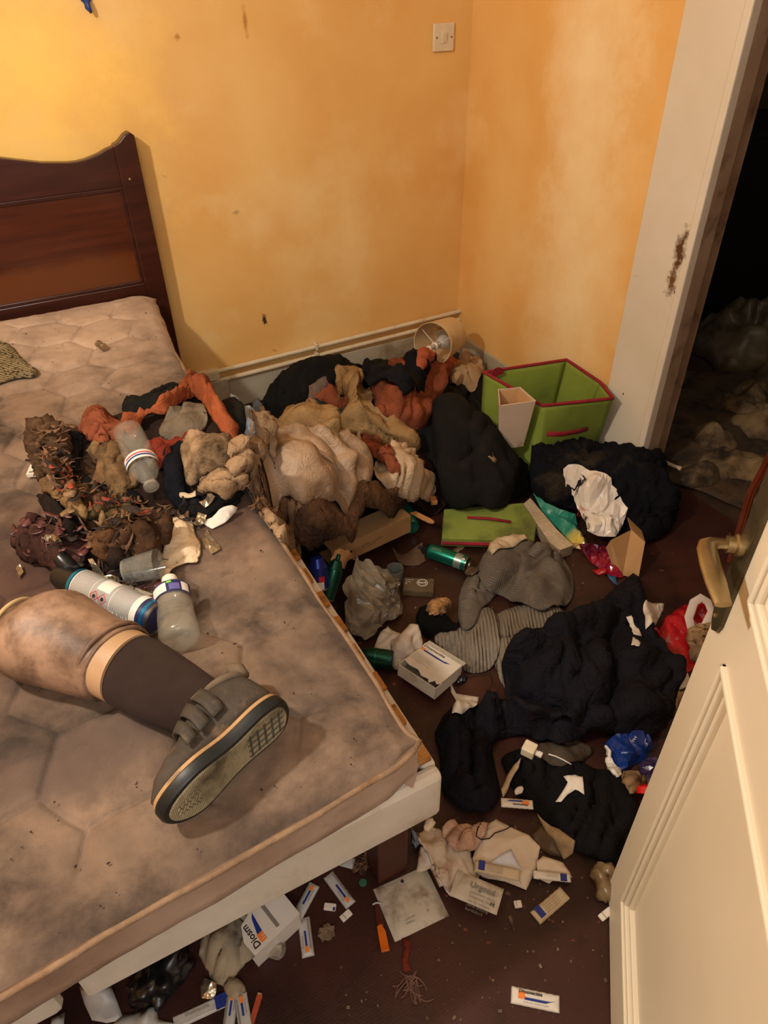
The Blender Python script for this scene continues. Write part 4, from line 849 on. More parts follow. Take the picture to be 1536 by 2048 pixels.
# clear plastic cup lying on its side
def cup(name, label, mouth, base, r0, r1, m, cat='cup'):
    A, B_ = hit(*mouth), hit(*base); A[2] = Tz(A[0], A[1])+r0; B_[2] = Tz(B_[0], B_[1])+r1; L = float(np.linalg.norm(B_-A)); e = empty(name, frame(A, B_), label, cat)
    MB().lathe([(r0, 0), (r0*.99, .002), (r1+(r0-r1)*.5, L*.5), (r1, L-.001), (r1*.2, L)], 28, ax='X', caps=False).build('cup_wall', m, e, smooth='auto')
    MB().lathe([(r0*1.05, -.001), (r0*1.05, .002), (r0, .003), (r0, -.001)], 28, ax='X', caps=False).build('rim', m, e, smooth='auto'); return e
cup('plastic_cup', 'clear grey plastic cup lying on its side beside the cream fabric', (262, 1168), (325, 1150), .021, .026, mat('smoky_cup', '8E8E88', '77766E', 20, rough=.1, bump=.02, alpha=.45, spec=.9))
# pocket magnifier-like dispenser with metal dish and its card
A, B_ = hit(222, 1182), hit(285, 1205); z0 = max(Tz(A[0], A[1]), Tz(B_[0], B_[1]))
cdM = frame((A[0], A[1], z0+.012), (B_[0], B_[1], z0+.012)); Lg = float(np.linalg.norm((B_-A)[:2]))
e = empty('card_case', cdM@Matrix.Translation((0, 0, -.006)), 'grey-green grubby card case lying under the round metal dish', 'case')
MB().box(-.022, Lg+.012, -.017, .019, -.004, .001).build('case_body', mat('grubby_case', '98907A', '7A725C', 12, rough=.5, stain='4A4030', samt=.4), e, bevel=.002)
e = empty('tealight_holder', cdM, 'round metal dish in a grey plastic loop handle beside the spray can', 'dish')
MB().lathe([(.004, .004), (.010, .0055), (.0125, .010), (.0145, .011), (.0150, .008), (.015, .001)], 28).build('metal_dish', mat('tin', 'B4AA94', '968C76', 30, rough=.25, metal=.9, bump=0), e, smooth='auto')
MB().lathe([(.0148, 0), (.0185, .001), (.0188, .006), (.0165, .0085), (.0148, .007)], 28, caps=False).build('ring', mat('grey_plastic', '6A645A', rough=.4, bump=0), e, smooth='auto')
MB().tube([(.017, .004, .003), (.030, .0075, .003), (.046, .0075, .003), (.050, 0, .003), (.046, -.0075, .003), (.030, -.0075, .003), (.017, -.004, .003)], .003, 8).build('handle', MATS['grey_plastic'], e, smooth=True)
MB().box(.026, .044, -.003, .003, .001, .003).build('handle_mark', m_label, e)

# ------------------------------------------------------------------ prosthetic leg
m_shell = mat('stained_leg_shell', '947660', '745A46', 9, rough=.5, stain='4E382A', samt=.6, sscale=13, bump=.06, bscale=120, spec=.35)
m_shell2 = mat('clean_leg_shell', 'AC8C6A', '9C7C5C', 9, rough=.5, bump=.03); m_sockb = mat('brown_stretch_sock', '3E2A22', '34221B', 30, rough=.92, bump=.4, bscale=500, weave=.25, wscale=500, spots=('8A6A48', 260, .77))
ZL = .598
K = [(28, 1262, .030), (36, 1264, .052), (58, 1262, .066), (95, 1262, .074), (140, 1282, .068), (185, 1302, .062), (228, 1322, .0565)]
def legpt(x, y, r): p = PZ(x, y, ZM+.006+r); return Vector(p)
leg = empty('prosthetic_leg', pv(PZ(140, 1290, ZM)), 'prosthetic leg with dirty tan shell and brown sock lying on the mattress', 'prosthesis')
LO = Matrix.Translation(-leg.location)
def loft(rings, n=40, M=None):
    """rings: (centre, axis dir, ry (horizontal), rz (vertical))"""
    mb = MB(); vs = []
    for c, ax, ry, rz in rings:
        ax = Vector(ax).normalized(); h = Vector((0, 0, 1)).cross(ax).normalized(); v = ax.cross(h)
        for k in range(n):
            a = 2*math.pi*k/n; vs.append(c+h*ry*math.cos(a)+v*rz*math.sin(a))
    m_ = len(rings); fs = [(j*n+i, j*n+(i+1) % n, (j+1)*n+(i+1) % n, (j+1)*n+i) for j in range(m_-1) for i in range(n)]
    fs += [tuple(range(n-1, -1, -1)), tuple(range((m_-1)*n, m_*n))]; return mb.add(vs, fs, M)
def spl(vals, t):
    xs_ = np.linspace(0, 1, len(vals)); V = np.array(vals); i = min(int(t*(len(vals)-1)), len(vals)-2); f = t*(len(vals)-1)-i
    a, b, c, d = V[max(i-1, 0)], V[i], V[i+1], V[min(i+2, len(vals)-1)]
    return .5*((2*b)+(-a+c)*f+(2*a-5*b+4*c-d)*f*f+(-a+3*b-3*c+d)*f**3)
axis = (legpt(430, 1432, .045)-legpt(140, 1282, .06)); axis.z = 0; axis.normalize()
K3 = [tuple(legpt(x, y, r))+(r,) for x, y, r in K]
rg = []
for k in range(36):
    q_ = spl(K3, k/35); r_ = max(.012, q_[3]); rg.append((Vector((q_[0], q_[1], ZM+.004+max(r_*.9, .048 if k < 8 else 0))), axis, r_*1.0, r_*.92))
mb = loft(rg, 40, LO)
mb.v = [tuple(Vector(v)+Vector((0, 0, .003*float(noise(v[0]/.04, v[1]/.04, v[2]/.04))))) for v in mb.v]
mb.build('socket_shell', m_shell, leg, smooth=True)
# rolled rim at the knee end and two rolled rings at the cuff
c0_ = Vector(K3[1][:3]); h = Vector((0, 0, 1)).cross(axis).normalized()
rim = [Vector((c0_.x, c0_.y, ZM+.052))+h*.050*math.cos(t)*(1.06)-axis*(.012+.010*math.cos(t))+Vector((0, 0, 1))*.046*math.sin(t) for t in np.linspace(.4, 4.4, 26)]
MB().tube([LO@p for p in rim], .0035, 8).build('socket_rim', mat('pale_rim', 'B8A074', 'A88E62', 12, rough=.5), leg, smooth=True)
def ringat(px, py, r, tr, m, nm):
    c = legpt(px, py, r*.92); pts = [c+h*r*math.cos(t)+Vector((0, 0, 1))*r*.93*math.sin(t)+axis*.006*math.cos(t) for t in np.linspace(0, 6.283, 40)]
    MB().tube([LO@p for p in pts], tr, 8, caps=False).build(nm, m, leg, smooth=True)
ringat(222, 1318, .0572, .0038, m_shell, 'cuff_ring'); ringat(234, 1325, .0560, .0030, m_shell, 'cuff_ring')
S = [(228, 1322, .0535), (258, 1338, .0525)]
cu_ = [(legpt(x, y, r), axis, r, r*.93) for x, y, r in S]; loft(cu_, 40, LO).build('calf_shell', m_shell2, leg, smooth='auto')
S = [(250, 1330, .0525), (275, 1343, .0530), (310, 1362, .0510), (350, 1384, .0475), (390, 1405, .0425), (425, 1424, .0385), (455, 1441, .0375), (482, 1456, .0370)]
S3 = [tuple(legpt(x, y, r))+(r,) for x, y, r in S]; rg = []
for k in range(34):
    q_ = spl(S3, k/33); rg.append((Vector((q_[0], q_[1], ZM+.004+q_[3]*.93)), axis, q_[3], q_[3]*.93))
mb = loft(rg, 40, LO); mb.v = [tuple(Vector(v)+axis*(.004*float(noise(v[0]/.05, v[1]/.05, v[2]/.05)))) for v in mb.v]
mb.build('sock', m_sockb, leg, smooth=True)
# shoe: local x heel->toe, y across (up in the world), z out of the sole
heel = PZ(578, 1428, ZM+.045); toe = PZ(335, 1645, ZM+.045)
ex = Vector(toe-heel); ex.z = 0; SL = ex.length; ex.normalize(); up_ = Vector((0, 0, 1)); ez = ex.cross(up_)
if ez.dot(axis) < 0: ez = -ez
tl = R(-3); ez2 = ez*math.cos(tl)+up_*math.sin(tl); ey = ez2.cross(ex); ey = ey if ey.z > 0 else -ey
SM = Matrix((ex, ez2.cross(ex).normalized(), ez2)).transposed().to_4x4(); SM.translation = Vector((heel[0], heel[1], ZM+.052))
shoe = empty('velcro_shoe', SM, 'worn grey velcro strap shoe with a black edged sole on the prosthetic foot', 'shoe')
sg = 1 if (SM.to_3x3()@Vector((0, 1, 0))).z > 0 else -1
def outline(n=64, off=0.0):
    pts = []
    for k in range(n):
        t = k/n*2*math.pi; x = .5-.5*math.cos(t); s = 1 if t < math.pi else -1
        prof = [(0, 0), (.02, .62), (.08, .90), (.2, 1.0), (.38, .86), (.5, .84), (.65, 1.08), (.78, 1.10), (.88, .88), (.95, .60), (.99, .32), (1, 0)]
        w = float(np.interp(x, [p[0] for p in prof], [p[1] for p in prof]))*.0375
        c = float(np.interp(x, [0, .3, .6, .85, 1], [0, -.002, .003, .006, .008]))
        x2 = x*SL; y = c+s*w*sg
        pts.append((x2, y))
    P = np.array(pts); 
    for _ in range(3): P = (np.roll(P, 1, 0)+2*P+np.roll(P, -1, 0))/4
    if off:
        t = np.roll(P, -1, 0)-np.roll(P, 1, 0); nn = np.stack([t[:, 1], -t[:, 0]], 1); nn /= np.linalg.norm(nn, axis=1)[:, None]; ctr = P.mean(0)
        sgn = np.sign(((P-ctr)*nn).sum(1).mean()); P = P+nn*off*sgn
    return P
def soleloft(levels, m, nm, **k):
    P0_ = [(outline(off=o), z) for o, z in levels]; n = 64; mb = MB(); vs = []
    for P, z in P0_: vs += [(x, y, z+.006*max(0, (x/SL-.72)/.28)**2*-1) for x, y in P]
    fs = [(j*n+i, j*n+(i+1) % n, (j+1)*n+(i+1) % n, (j+1)*n+i) for j in range(len(levels)-1) for i in range(n)]+[tuple(range(n-1, -1, -1)), tuple(range((len(levels)-1)*n, len(levels)*n))]
    return mb.add(vs, fs).build(nm, m, shoe, smooth='auto', **k)
m_up = mat('dusty_grey_leather', '40372D', '2C251E', 16, rough=.8, stain='7A6248', samt=.35, sscale=14, bump=.4, bscale=200); m_fox = mat('black_rubber', '12181A', '0C1012', 20, rough=.45, bump=.03); m_mid = mat('tan_midsole', 'A8845A', '8E6E48', 12, rough=.6, stain='4A3424', samt=.35, sscale=20); m_tread = mat('worn_tan_outsole', '9C8E70', '82765A', 14, rough=.55, stain='4A4030', samt=.4, sscale=12, weave=.2, wscale=140, wdir='X')
soleloft([(-.001, -.021), (.0015, -.020), (.0020, -.015), (.001, -.0145)], m_mid, 'midsole')
soleloft([(.001, -.015), (.0035, -.013), (.0035, -.003), (.001, .0008), (-.003, .0012)], m_fox, 'outsole_edge')
soleloft([(-.0045, .0002), (-.0055, .0028)], m_tread, 'sole_face')
mb = MB()
for k in range(5): mb.box(.018+k*.012, .021+k*.012, -.022, .022, .0022, .0036)
for k in range(4): mb.box(.012, .072, -.018+k*.012, -.0155+k*.012, .0022, .0036)
mb.build('heel_tread', mat('grey_tread', '4C4A40', '3C3A32', 20, rough=.6), shoe)
mb = MB()
for k in range(6):
    xx = SL-.018-k*.0055; hw = .010+.0018*k
    mb.tube([(xx+.0025*math.sin(j*1.6), .006*1+(-hw+2*hw*j/8), .0028) for j in range(9)], .0009, 5)
mb.build('toe_tread', m_tread, shoe)
# upper
rg = []; n = 36; mb = MB(); vs = []; NS = 34
for j in range(NS+1):
    t = j/NS; x = SL*(.006+.985*t)
    w = float(np.interp(t, [0, .03, .08, .2, .38, .5, .65, .78, .88, .95, 1], [.012, .024, .030, .033, .0295, .029, .034, .035, .028, .019, .006]))
    hh = float(np.interp(t, [0, .05, .15, .3, .42, .52, .65, .8, .92, 1], [.045, .068, .078, .082, .078, .066, .050, .040, .030, .014]))
    c = float(np.interp(t, [0, .3, .6, .85, 1], [0, -.002, .003, .006, .008]))
    for k in range(n):
        a = 2*math.pi*k/n; ca, sa = math.cos(a), math.sin(a)
        y = c+w*math.copysign(abs(ca)**.75, ca); z = -.020-hh*.5+hh*.5*math.copysign(abs(sa)**.7, sa); lean = 1-.30*max(0, (-z-.02)/hh)
        wr_ = .0018*float(noise(x/.012, y/.03, z/.02)); vs.append((x, c+(y-c)*lean+wr_, z+wr_))
fs = [(j*n+i, j*n+(i+1) % n, (j+1)*n+(i+1) % n, (j+1)*n+i) for j in range(NS) for i in range(n)]+[tuple(range(n-1, -1, -1)), tuple(range(NS*n, NS*n+n))]
mb.add(vs, fs).build('upper', m_up, shoe, smooth=True)
m_strap = mat('grey_strap', '3C352C', '2C2721', 18, rough=.75, stain='6E5A42', samt=.3, sscale=18, bump=.3)
def hgt(t): return float(np.interp(t, [0, .05, .15, .3, .42, .52, .65, .8, .92, 1], [.045, .068, .078, .082, .078, .066, .050, .040, .030, .014]))
for (t0, t1) in ((.28, .38), (.41, .50), (.53, .61)):
    def f(u, v, t0=t0, t1=t1):
        t = t0+(t1-t0)*v+.05*(1-u); hh = hgt(t)+.004; a = R(-28)+u*R(236); c = .002; w = .036
        y = c+w*math.cos(a)*(1 if math.sin(a) < .2 else 1-.25*math.sin(a)); z = -.024-hh*.5-hh*.5*math.sin(a)
        return (t*SL, y*sg, z)
    st = MB().sheet(f, 26, 3).build('strap', m_strap, shoe, smooth=True, fixn=False, solid=.004)
    MB().tube([f(.05+.9*k/20, .08) for k in range(21)], .0010, 5).build('stitching', m_up, st, smooth=True)
col = []
for k in range(26):
    t = k/25*2*math.pi; col.append((SL*(.19+.155*math.cos(t)), (.024*math.sin(t)), -.090-.006*math.cos(t)))
MB().tube(col+[col[0]], .0050, 10, caps=False).build('collar', mat('grey_lining', '6A5A48', '54473A', 20, rough=.95, bump=.3), shoe, smooth=True)
MB().tube([(SL*.02, 0, -.085), (SL*.01, 0, -.10), (SL*.03, 0, -.112)], [.010, .012, .008], 10).build('heel_tab', MATS['grey_lining'], shoe, smooth=True)

# ================================================================== THINGS ON THE FLOOR
# lamp with a fallen shade
A = PY(865, 688, 2.10); Bq = (1.44, 2.25, 0)
m_shade = mat('cream_lampshade', 'CDB48C', 'BFA47A', 10, rough=.8, bump=.1, stain='8E7048', samt=.15); m_shadei = mat('shade_lining', 'B0A894', rough=.9)
LM = frame((A[0], A[1], A[2]), (1.53, 2.235, .20))
lampo = empty('table_lamp', LM, 'tipped over table lamp with a cream drum shade in the corner of the room', 'lamp')
MB().lathe([(.077, 0), (.0785, .0), (.066, .150), (.0645, .150)], 44, ax='X', caps=False).build('lamp_shade', m_shade, lampo, smooth='auto', solid=.0015)
MB().lathe([(.0775, -.001), (.0795, -.001), (.0795, .004), (.0775, .004)], 44, ax='X', caps=False).build('shade_rim', m_shade, lampo, smooth='auto', solid=.001)
MB().lathe([(.008, -.075), (.009, -.03), (.012, -.028), (.012, -.02), (.0085, -.018), (.0085, .015), (.014, .018), (.014, .045), (.010, .050)], 20, Matrix.Translation((0, 0, -.012)), ax='X').build('lamp_stem', mat('white_lamp_plastic', 'CFC6B4', rough=.4, bump=0), lampo, smooth='auto')
mb = MB()
for k in range(3):
    a = 2*math.pi*k/3+.5; mb.tube([(.03, .013*math.cos(a), .013*math.sin(a)-.012), (.03, .075*math.cos(a), .075*math.sin(a))], .0015, 6)
mb.build('shade_spider', MATS['white_lamp_plastic'], lampo)
MB().lathe([(.009, .045), (.019, .060), (.026, .080), (.026, .092), (.018, .106), (.004, .112)], 20, Matrix.Translation((0, 0, -.012)), ax='X').build('bulb', mat('glass_bulb', 'D8D4CA', rough=.1, bump=0, alpha=.7), lampo, smooth=True)

# lime storage cube
m_lime = mat('lime_canvas', '7E9036', '6C7E2C', 5, rough=.85, bump=.15, bscale=300, stain='5C6A2A', samt=.2); m_limei = mat('lime_lining', '96A23E', '86923A', 5, rough=.9, bump=.05); m_redt = mat('crimson_trim', '8E1A2A', '781524', 20, rough=.85, bump=.3, bscale=200)
ZR = .262
tp_ = [PZ(x, y, ZR) for x, y in ((968, 745), (1133, 720), (1200, 765), (1226, 797), (1085, 812))]
tops = [Vector(pv(p)) for p in tp_]
fl_ = [PZ(1000, 900, 0), PZ(1075, 905, 0), PZ(1205, 900, 0)]
base_ = [Vector((1.285, 1.745, 0)), Vector((1.56, 1.70, 0)), Vector((1.60, 1.58, 0)), Vector((1.60, 1.50, 0)), Vector((1.315, 1.475, 0))]
tops = [Vector((min(t.x, 1.605), t.y, t.z)) for t in tops]
cb = empty('storage_cube', (1.44, 1.6, 0), 'open lime green fabric storage cube with crimson trim beside the doorway', 'storage box')
OB = Matrix.Translation((-1.44, -1.6, 0))
sides = [(0, 1), (1, 2), (2, 3), (3, 4), (4, 0)]
for (i, j) in sides:
    def f(u, v, i=i, j=j):
        b_ = base_[i].lerp(base_[j], u); t_ = tops[i].lerp(tops[j], u); p = b_.lerp(t_, v)+Vector((0, 0, .002)); nrm = (base_[j]-base_[i]).cross(Vector((0, 0, 1))).normalized()
        return OB@(p+nrm*(.006*math.sin(math.pi*u)*math.sin(math.pi*v)+.0015*float(noise(u*5, v*5, i))))
    MB().sheet(f, 14, 12).build('side_panel', m_lime, cb, smooth=True, solid=.004)
rimp = []
for (i, j) in sides:
    for k in range(8): rimp.append(OB@(tops[i].lerp(tops[j], k/8)+Vector((0, 0, .001))))
MB().tube(rimp+[rimp[0]], .0055, 8, caps=False).build('rim_trim', m_redt, cb, smooth=True)
MB().prism([tuple((OB@b_).xy) for b_ in base_][::-1], .004, .008).build('bottom_panel', m_limei, cb)
hA, hB = PZ(1097, 872, .14), PZ(1175, 857, .14); fn = (base_[3]-base_[4]).cross(Vector((0, 0, 1))).normalized()
def onface(px, py):     # meet the front panel's plane
    r = Vector(pv(ray(px, py))); a = base_[4]; n_ = (tops[3]-base_[4]).cross(base_[3]-base_[4]).normalized(); t = (a-Vector(pv(EYE))).dot(n_)/r.dot(n_); q = Vector(pv(EYE))+r*t; return q+(Vector(pv(EYE))-q).normalized()*.006
hA, hB = onface(1097, 868), onface(1174, 858); MB().tube([OB@hA, OB@(hA.lerp(hB, .3)+Vector((0, -.008, -.002))), OB@(hA.lerp(hB, .7)+Vector((0, -.008, 0))), OB@hB], .0055, 8, flat=1.6).build('handle', m_redt, cb, smooth=True)
h2 = [PZ(x, y, ZR) for x, y in ((1014, 737), (1018, 722), (1034, 717), (1046, 728))]; mb = MB()
MB().prism([(1.335+.028*math.cos(t), .03*math.sin(t)+.255) for t in np.linspace(0, math.pi, 12)], -1.748, -1.745, OB@PLM).build('side_flap', m_redt, cb)
wad('plastic_film', 'crumpled pale cling film lying inside the lime storage cube', 'film', 1150, 800, .10, .07, .035, 20, clearp, .5, 2.6, 2, lift=.12)
# white tapered bin
m_bin = mat('blush_white_bin', 'C9B6A2', 'BCA892', 6, rough=.6, bump=.04, stain='8A6C58', samt=.15, sscale=9); m_bini = mat('bin_inside', 'C89E6E', 'B88E60', 8, rough=.7)
bz = .235; tb = [PZ(x, y, bz) for x, y in ((996, 800), (1000, 778), (1040, 775), (1071, 802), (1068, 806), (1003, 812))]
tq = [Vector(pv(PZ(x, y, .295))) for x, y in ((1000, 812), (997, 779), (1040, 775), (1071, 802))]
cen_ = sum(tq, Vector())/4; bq = [Vector(((q.x-cen_.x)*.70+cen_.x, (q.y-cen_.y)*.70+cen_.y, .125)) for q in tq]
bn = empty('waste_bin', (cen_.x, cen_.y, .125), 'tapered square white card bin in front of the lime storage cube', 'bin'); OBn = Matrix.Translation((-cen_.x, -cen_.y, -.125))
for i in range(4):
    a, b_, c, d = bq[i], bq[(i+1) % 4], tq[(i+1) % 4], tq[i]
    def f(u, v): return OBn@(a.lerp(b_, u).lerp(d.lerp(c, u), v))
    MB().sheet(f, 3, 3).build('bin_side', m_bin, bn, solid=.003)
    inn_ = (cen_-(a+b_)/2); inn_.z = 0; inn_.normalize()
    MB().sheet(lambda u, v: OBn@(a.lerp(b_, u).lerp(d.lerp(c, u), v*.985)+inn_*.003), 2, 2).build('bin_lining', m_bini, bn, fixn=False)
MB().prism([tuple((OBn@q).xy) for q in bq], .0, .004).build('bin_bottom', m_bin, bn)
MB().tube([OBn@q for q in tq]+[OBn@tq[0]], .0022, 6, caps=False).build('bin_rim', m_bin, bn)

# folded lime cube lying flat
def slab(name, label, cat, pts, z0, th, m, z=None, parent=None, bevel=.001):
    P = [hit(*p)[:2] for p in pts] if z is None else [PZ(p[0], p[1], z)[:2] for p in pts]
    zb = max(Tz(q[0], q[1]) for q in P)*0+z0; c = np.mean(P, 0); mb = MB().prism([tuple(q-c) for q in P], 0, th)
    o = mb.build(name, m, parent, bevel=bevel); o.location = (c[0], c[1], zb); return tag(o, label, cat)
c = PZ(970, 1050, .03)
fc = empty('storage_cube', (c[0], c[1], .004), 'collapsed lime green storage cube lying flat with a crimson handle strap', 'storage box')
P = [PZ(x, y, .035)[:2]-c[:2] for x, y in ((884, 1076), (888, 1018), (1048, 1005), (1076, 1030), (1068, 1082))]
MB().prism([tuple(q) for q in P], .012, .031).build('top_panel', mat('grubby_lime', '7E8C3A', '68742E', 6, rough=.85, stain='4A4A26', samt=.4, sscale=7, bump=.15), fc, bevel=.003)
MB().prism([tuple(q*1.01) for q in P], 0, .010).build('folded_panel', m_lime, fc, bevel=.003)
a, b_ = PZ(884, 1083, .02)-c, PZ(1066, 1090, .02)-c
MB().tube([(a[0], a[1], .012), ((a[0]+b_[0])/2, (a[1]+b_[1])/2, .013), (b_[0], b_[1], .012)], .007, 8).build('rim_trim', m_redt, fc, smooth=True)
a, b_ = PZ(935, 1034, .04)-c, PZ(1022, 1043, .04)-c
MB().tube([(a[0], a[1], .034), ((a[0]+b_[0])/2, (a[1]+b_[1])/2, .039), (b_[0], b_[1], .034)], .0055, 8, flat=.6).build('handle', m_redt, fc, smooth=True)

# kraft box torn open, sticking out of the crinkled sheet
def box_from(name, label, cat, a, b, w, h, z, m, yaw_up=(0, 0, 1)):
    M = frame((a[0], a[1], z), (b[0], b[1], z)); L = float(np.linalg.norm(np.array(b[:2])-np.array(a[:2]))); return empty(name, M, label, cat), L
a, b_ = PZ(664, 1112, .075), PZ(822, 1040, .075)
e, L = box_from('cardboard_box', 'long kraft cardboard box flap with printed lines under the crinkled sheet', 'cardboard box', a, b_, 0, 0, .03, p_kraft)
MB().box(0, L, 0, .003, .0, .062).build('front_panel', p_kraft, e, bevel=.001)
MB().box(0, L, .003, .075, .059, .062).build('top_panel', p_kraft, e, bevel=.001)
MB().box(L-.003, L, .003, .075, .0, .059).build('end_panel', p_kraft, e); MB().box(0, L, .003, .075, 0, .003).build('bottom_panel', p_kraft, e)
FM = Matrix(((1, 0, 0, 0), (0, 0, -1, -.0006), (0, 1, 0, 0), (0, 0, 0, 1)))
MB().prism([(.034+.011*math.cos(t), .040+.009*math.sin(t)) for t in np.linspace(0, 6.28, 17)[:-1]], -.0006, .0002, FM).build('finger_hole', ink, e)
MB().prism([(.062+.004*math.cos(t), .030+.004*math.sin(t)) for t in np.linspace(0, 6.28, 13)[:-1]], 0, .0003, FM).build('print', ink, e)
for k, s_ in enumerate(('Carton recyclable - ne pas jeter', 'tenir au sec - conserver')): text_part(s_, .0078, ink, e, FM@Matrix.Translation((.070, .030-k*.009, .0001)))
c = hit(690, 1130)
paper('cardboard_piece', 'torn kraft card corner below the printed cardboard box', 'cardboard', [(662, 1125), (690, 1105), (712, 1118), (690, 1142), (672, 1140)], p_kraft, curl=.004, thick=.002)
# wooden spoon end and wood block
a, b_ = PZ(828, 1026, .06), PZ(868, 1046, .05); e = empty('wooden_utensil', frame(a, b_), 'flat tan wooden utensil end beside the green bottle', 'utensil')
Ls = float(np.linalg.norm(b_-a)); MB().prism([(-.01, -.009), (Ls*.5, -.010), (Ls*.85, -.009), (Ls, -.003), (Ls, .004), (Ls*.8, .009), (0, .009)], -.003, .003).build('handle_blade', mat('tan_wood', 'B4804A', 'A07040', 10, rough=.6, grain=(1, 8, 1)), e, bevel=.002)
a = PZ(868, 1003, .06); e = empty('wood_block', frame(a, PZ(862, 985, .06)), 'small tan wooden block under the edge of the cream sheet', 'block'); MB().box(-.008, .022, -.010, .010, -.008, .006).build('block_body', MATS['tan_wood'], e, bevel=.002)
# green cans
m_green = mat('metallic_teal_can', '1E7A66', '17604F', 8, rough=.28, metal=.75, bump=.02); m_greend = mat('dark_green_can', '14463A', '0F382E', 8, rough=.3, metal=.7, bump=.02); m_silver = mat('silver_band', '8E9A92', rough=.35, metal=.7, bump=0)
e, L = can('spray_can', 'teal metallic spray can lying on the floor above the glass jar', 'spray can', (855, 1112), (934, 1140), .0225, m_green, m_steel, m_blackp, m_blackp)
wrap_rect(L-.036, L-.014, -1.0, 3.6, .0227, m_silver, e, 'label_band', 24)
mb = MB(); r = .0229
for k in range(7): x = L-.034+k*.0027; mb.sheet(lambda u, v: (x+.0009*v, r*math.cos(1.4+1.1*u), r*math.sin(1.4+1.1*u)), 6, 1)
mb.build('fine_print', m_label, e, fixn=False)
for a0 in (1.95,):
    mb = MB(); s = .005; mb.add([(L-.010+x, (.0229)*math.cos(a0+y/.0225), .0229*math.sin(a0+y/.0225)) for x, y in ((0, s), (s, 0), (0, -s), (-s, 0))], [(0, 1, 2, 3)]); mb.build('hazard_diamond', m_label, e, fixn=False)
wrap_text('SPRAY', .011, m_silver, e, .0226, .016, 1.7)
e, L = can('deodorant_can', 'dark green can standing half hidden against the bed beside the grey plastic bag', 'can', (672, 1148), (652, 1212), .0215, m_greend, m_steel, m_greend, m_greend)
e, L = can('spray_can', 'dark green spray can lying under the edge of the bed by the white medicine box', 'spray can', (728, 1326), (786, 1334), .0245, m_greend, m_blackp, m_greend, m_blackp)
wrap_rect(.030, .032, 0, 6.28, .0247, m_green, e, 'band', 28)
e, L = can('drink_can', 'blue drink can with a red and white mark against the bed side', 'can', (636, 1142), (640, 1192), .024, mat('royal_blue_can', '1E2C7C', '18246A', 10, rough=.3, metal=.5, bump=0), m_steel, MATS['royal_blue_can'], m_blackp, nozzle=False)
wrap_rect(.026, .040, .9, 1.5, .0243, inkr, e, 'logo_patch', 8); wrap_rect(.040, .060, 1.0, 2.0, .0246, m_label, e, 'logo_patch', 8)
wrap_text('H', .016, inkr, e, .0248, .043, 1.3)
A = PZ(822, 1045, .05); e = empty('green_bottle', frame((A[0], A[1], .030), (A[0]+.03, A[1]+.10, .034)), 'green glass bottle with its round base facing out beneath the cream sheet', 'bottle')
MB().lathe([(.004, .006), (.016, .003), (.0245, 0), (.0262, .004), (.0262, .10), (.015, .13), (.010, .16)], 32, ax='X').build('bottle_body', mat('green_glass', '0F6A58', '0C5848', 10, rough=.12, metal=.3, bump=0, spec=.8), e, smooth='auto')
# grey cup, jar
c = hit(790, 1158); e = empty('grey_cup', (c[0], c[1], .001), 'grey plastic cup standing upright near the teal spray can', 'cup')
MB().lathe([(.019, .0), (.0205, .002), (.0235, .044), (.0225, .045), (.0195, .004), (.001, .004)], 36).build('cup_body', mat('slate_cup', '6E726C', '626660', 10, rough=.55, bump=.02), e, smooth='auto')
MB().lathe([(.0222, .0445), (.0232, .0465), (.0240, .0445)], 36, caps=False).build('rim', MATS['slate_cup'], e, smooth='auto')
a, b_ = PZ(806, 1168, .02), PZ(868, 1172, .02); e, L = box_from('glass_jar', 'flat clear plastic tub with a round printed seal on the floor', 'tub', a, b_, 0, 0, .001, None)
MB().box(0, L, -.027, .027, 0, .022).build('tub_body', mat('clear_tub', '6E6450', '5C523F', 20, rough=.08, bump=.05, alpha=.35, spec=.9, coat=.5), e, bevel=.004)
for r0, r1 in ((.0135, .0150), (.0105, .0112)):
    MB().add([(L*.62+r*math.cos(t), .004+r*.95*math.sin(t), .0248) for t in np.linspace(0, 6.283, 28)[:-1] for r in (r0, r1)], [(2*i, 2*i+1, (2*i+3) % 54, (2*i+2) % 54) for i in range(27)]).build('seal_ring', m_label, e, fixn=False)
text_part('NATI', .0088, m_label, e, Matrix.Translation((L*.62, .001, .0249)), align='CENTER', bold=.0002)
for k, s_ in enumerate(('le pot de', 'creme', '50')): text_part(s_, .006, m_label, e, Matrix.Translation((.006, .012-k*.008, .0249)))
# patches, sole, crumb
paper('brown_paper', 'square of dirty brown paper flat on the floor behind the grey cup', 'paper', [(785, 1098), (845, 1085), (852, 1122), (838, 1132), (800, 1130)], mat('brown_rag_paper', '5E4632', '4A3626', 8, rough=.85, stain='30221A', samt=.4))
paper('sachet_strip', 'thin tan foil strip between the folded cube and the teal can', 'strip', [(888, 1112), (922, 1090), (930, 1096), (898, 1118)], foil, curl=.002)
wad('burnt_crust', 'burnt orange-brown crust of food on the floor near the black sock', 'crust', 878, 1212, .036, .026, .011, 10, mat('burnt_crust', 'A87A48', '6E4A28', 22, rough=.8, stain='1E120A', samt=.6, sscale=18, bump=.8), .22, 2.2, 3)
paper('leaf_scrap', 'curled brown scrap beside the base of the teal can', 'scrap', [(928, 1140), (945, 1135), (958, 1142), (945, 1155), (930, 1150)], p_scorch, curl=.01)
paper('card_scrap', 'folded scorched card above the grey jumper near the lime cube', 'card scrap', [(975, 1105), (982, 1085), (1010, 1068), (1052, 1062), (1056, 1080), (1030, 1095), (1005, 1100), (985, 1112)], p_dirty, curl=.012)
